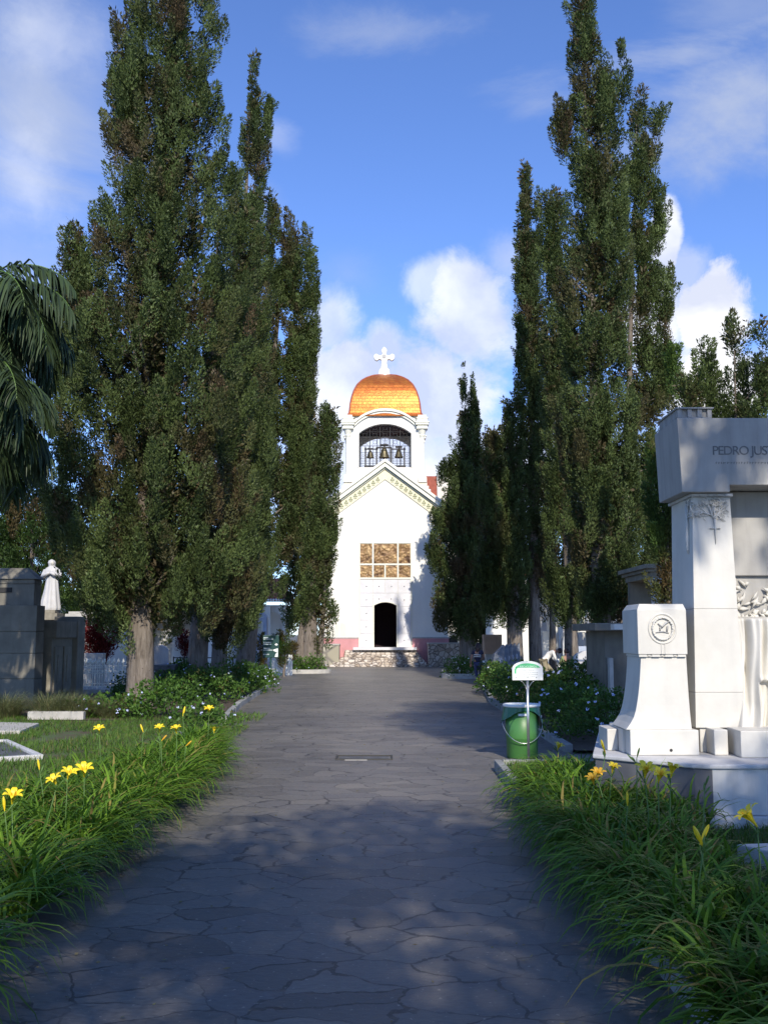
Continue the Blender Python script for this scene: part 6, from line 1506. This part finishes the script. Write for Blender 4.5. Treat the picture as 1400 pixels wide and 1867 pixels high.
cum = vmax([blob(1292, 590, 85, 95, 2.6, .34), blob(1290, 690, 120, 95, 2.4, .35), blob(1212, 440, 30, 75, 2.0, .35, .9), blob(1245, 500, 50, 60, 2.2, .6, .55), blob(1190, 600, 80, 120, 1.5, .5, .9)])
cum2 = vmax([blob(500, 250, 60, 40, 2.6, .9, .25), blob(100, 60, 130, 90, 2.8, 1.1, .35), blob(40, 330, 120, 150, 2.6, 1.1, .35), blob(700, 640, 60, 60, 2.4, .6, .8), blob(860, 590, 125, 130, 2.4, .55, .85), blob(800, 520, 80, 60, 2.2, .6, .55), blob(790, 720, 150, 130, 2.0, .4, .9), blob(640, 720, 130, 130, 2.0, .35, .92), blob(600, 590, 70, 90, 2.2, .6, .7), blob(930, 470, 70, 60, 2.6, .9, .5), blob(700, 880, 400, 180, 1.2, .6, .9)])
wisp_n = wn(4, 8, .62, .6, (1, 1, 2.2), (2, 5, 1))
veil = vmax([blob(60, 230, 230, 430, 2.0, 1.1, .8, wisp_n), blob(30, 520, 260, 260, 1.2, 1.0, .55, wisp_n), blob(1310, 220, 230, 150, 2.0, .8, .8, wisp_n), blob(1150, 270, 140, 90, 2.0, 1.0, .35, wisp_n), blob(970, 190, 170, 70, 2.8, .9, .5, wisp_n), blob(700, 60, 260, 60, 2.8, 1.0, .4, wisp_n), blob(1250, 90, 220, 60, 3.0, .9, .6, wisp_n), blob(470, 370, 80, 90, 2.2, 1.1, .45, wisp_n), blob(1330, 10, 200, 90, 2.2, 1.0, .35, wisp_n), blob(1150, 870, 500, 200, 1.0, .7, .6, wisp_n), blob(640, 500, 120, 80, 2.4, 1.2, .3, wisp_n)])
shade = ramp(t, wn(7, 6, .55, .2, (1, 1, 1.2), (0, 0, -.018)), [(.38, (.62, .66, .80)), (.60, (1, .99, .98))])
sky_c = mixc(t, 1.0, sky.outputs[0], SKY_TINT, 'MULTIPLY')
cl = N(t, 'ShaderNodeVectorMath', operation='SCALE'); t.links.new(shade, cl.inputs[0]); cl.inputs['Scale'].default_value = CLOUD/SKY
c = mixc(t, veil, sky_c, tuple(v_*CLOUD*.66/SKY for v_ in (.66, .75, .98)))
c = mixc(t, cum2, c, mixc(t, 1.0, cl.outputs[0], (.90, .93, 1.0), 'MULTIPLY')); c = mixc(t, cum, c, cl.outputs[0])
t.links.new(c, bg.inputs[0])
# ---------------------------------------------------------------- sun, camera
ld = bpy.data.lights.new('sun', 'SUN'); ld.energy = SUN; ld.angle = R(.55); ld.color = (1, .925, .80)
lo = bpy.data.objects.new('sun', ld); COL.objects.link(lo)
sd = Vector((math.sin(AZ)*math.cos(EL), -math.cos(AZ)*math.cos(EL), math.sin(EL)))
lo.rotation_euler = sd.to_track_quat('Z', 'Y').to_euler(); lo.location = (0, 0, 30)
cd = bpy.data.cameras.new('camera'); cam = bpy.data.objects.new('camera', cd); COL.objects.link(cam)
cd.sensor_fit = 'VERTICAL'; cd.sensor_height = 36.0; cd.sensor_width = 27.0; cd.lens = F/1867*36; cd.clip_end = 3000; cd.clip_start = .05
cam.location = (0, 0, CAMH); cam.rotation_euler = (R(90)+PITCH, 0, 0); SC.camera = cam
SC.view_settings.view_transform = 'Standard'; SC.view_settings.look = 'None'; SC.view_settings.exposure = EXPO; SC.view_settings.gamma = 1
SC.cycles.max_bounces = 6; SC.cycles.diffuse_bounces = 3; SC.cycles.glossy_bounces = 3; SC.cycles.transmission_bounces = 3; SC.cycles.transparent_max_bounces = 4
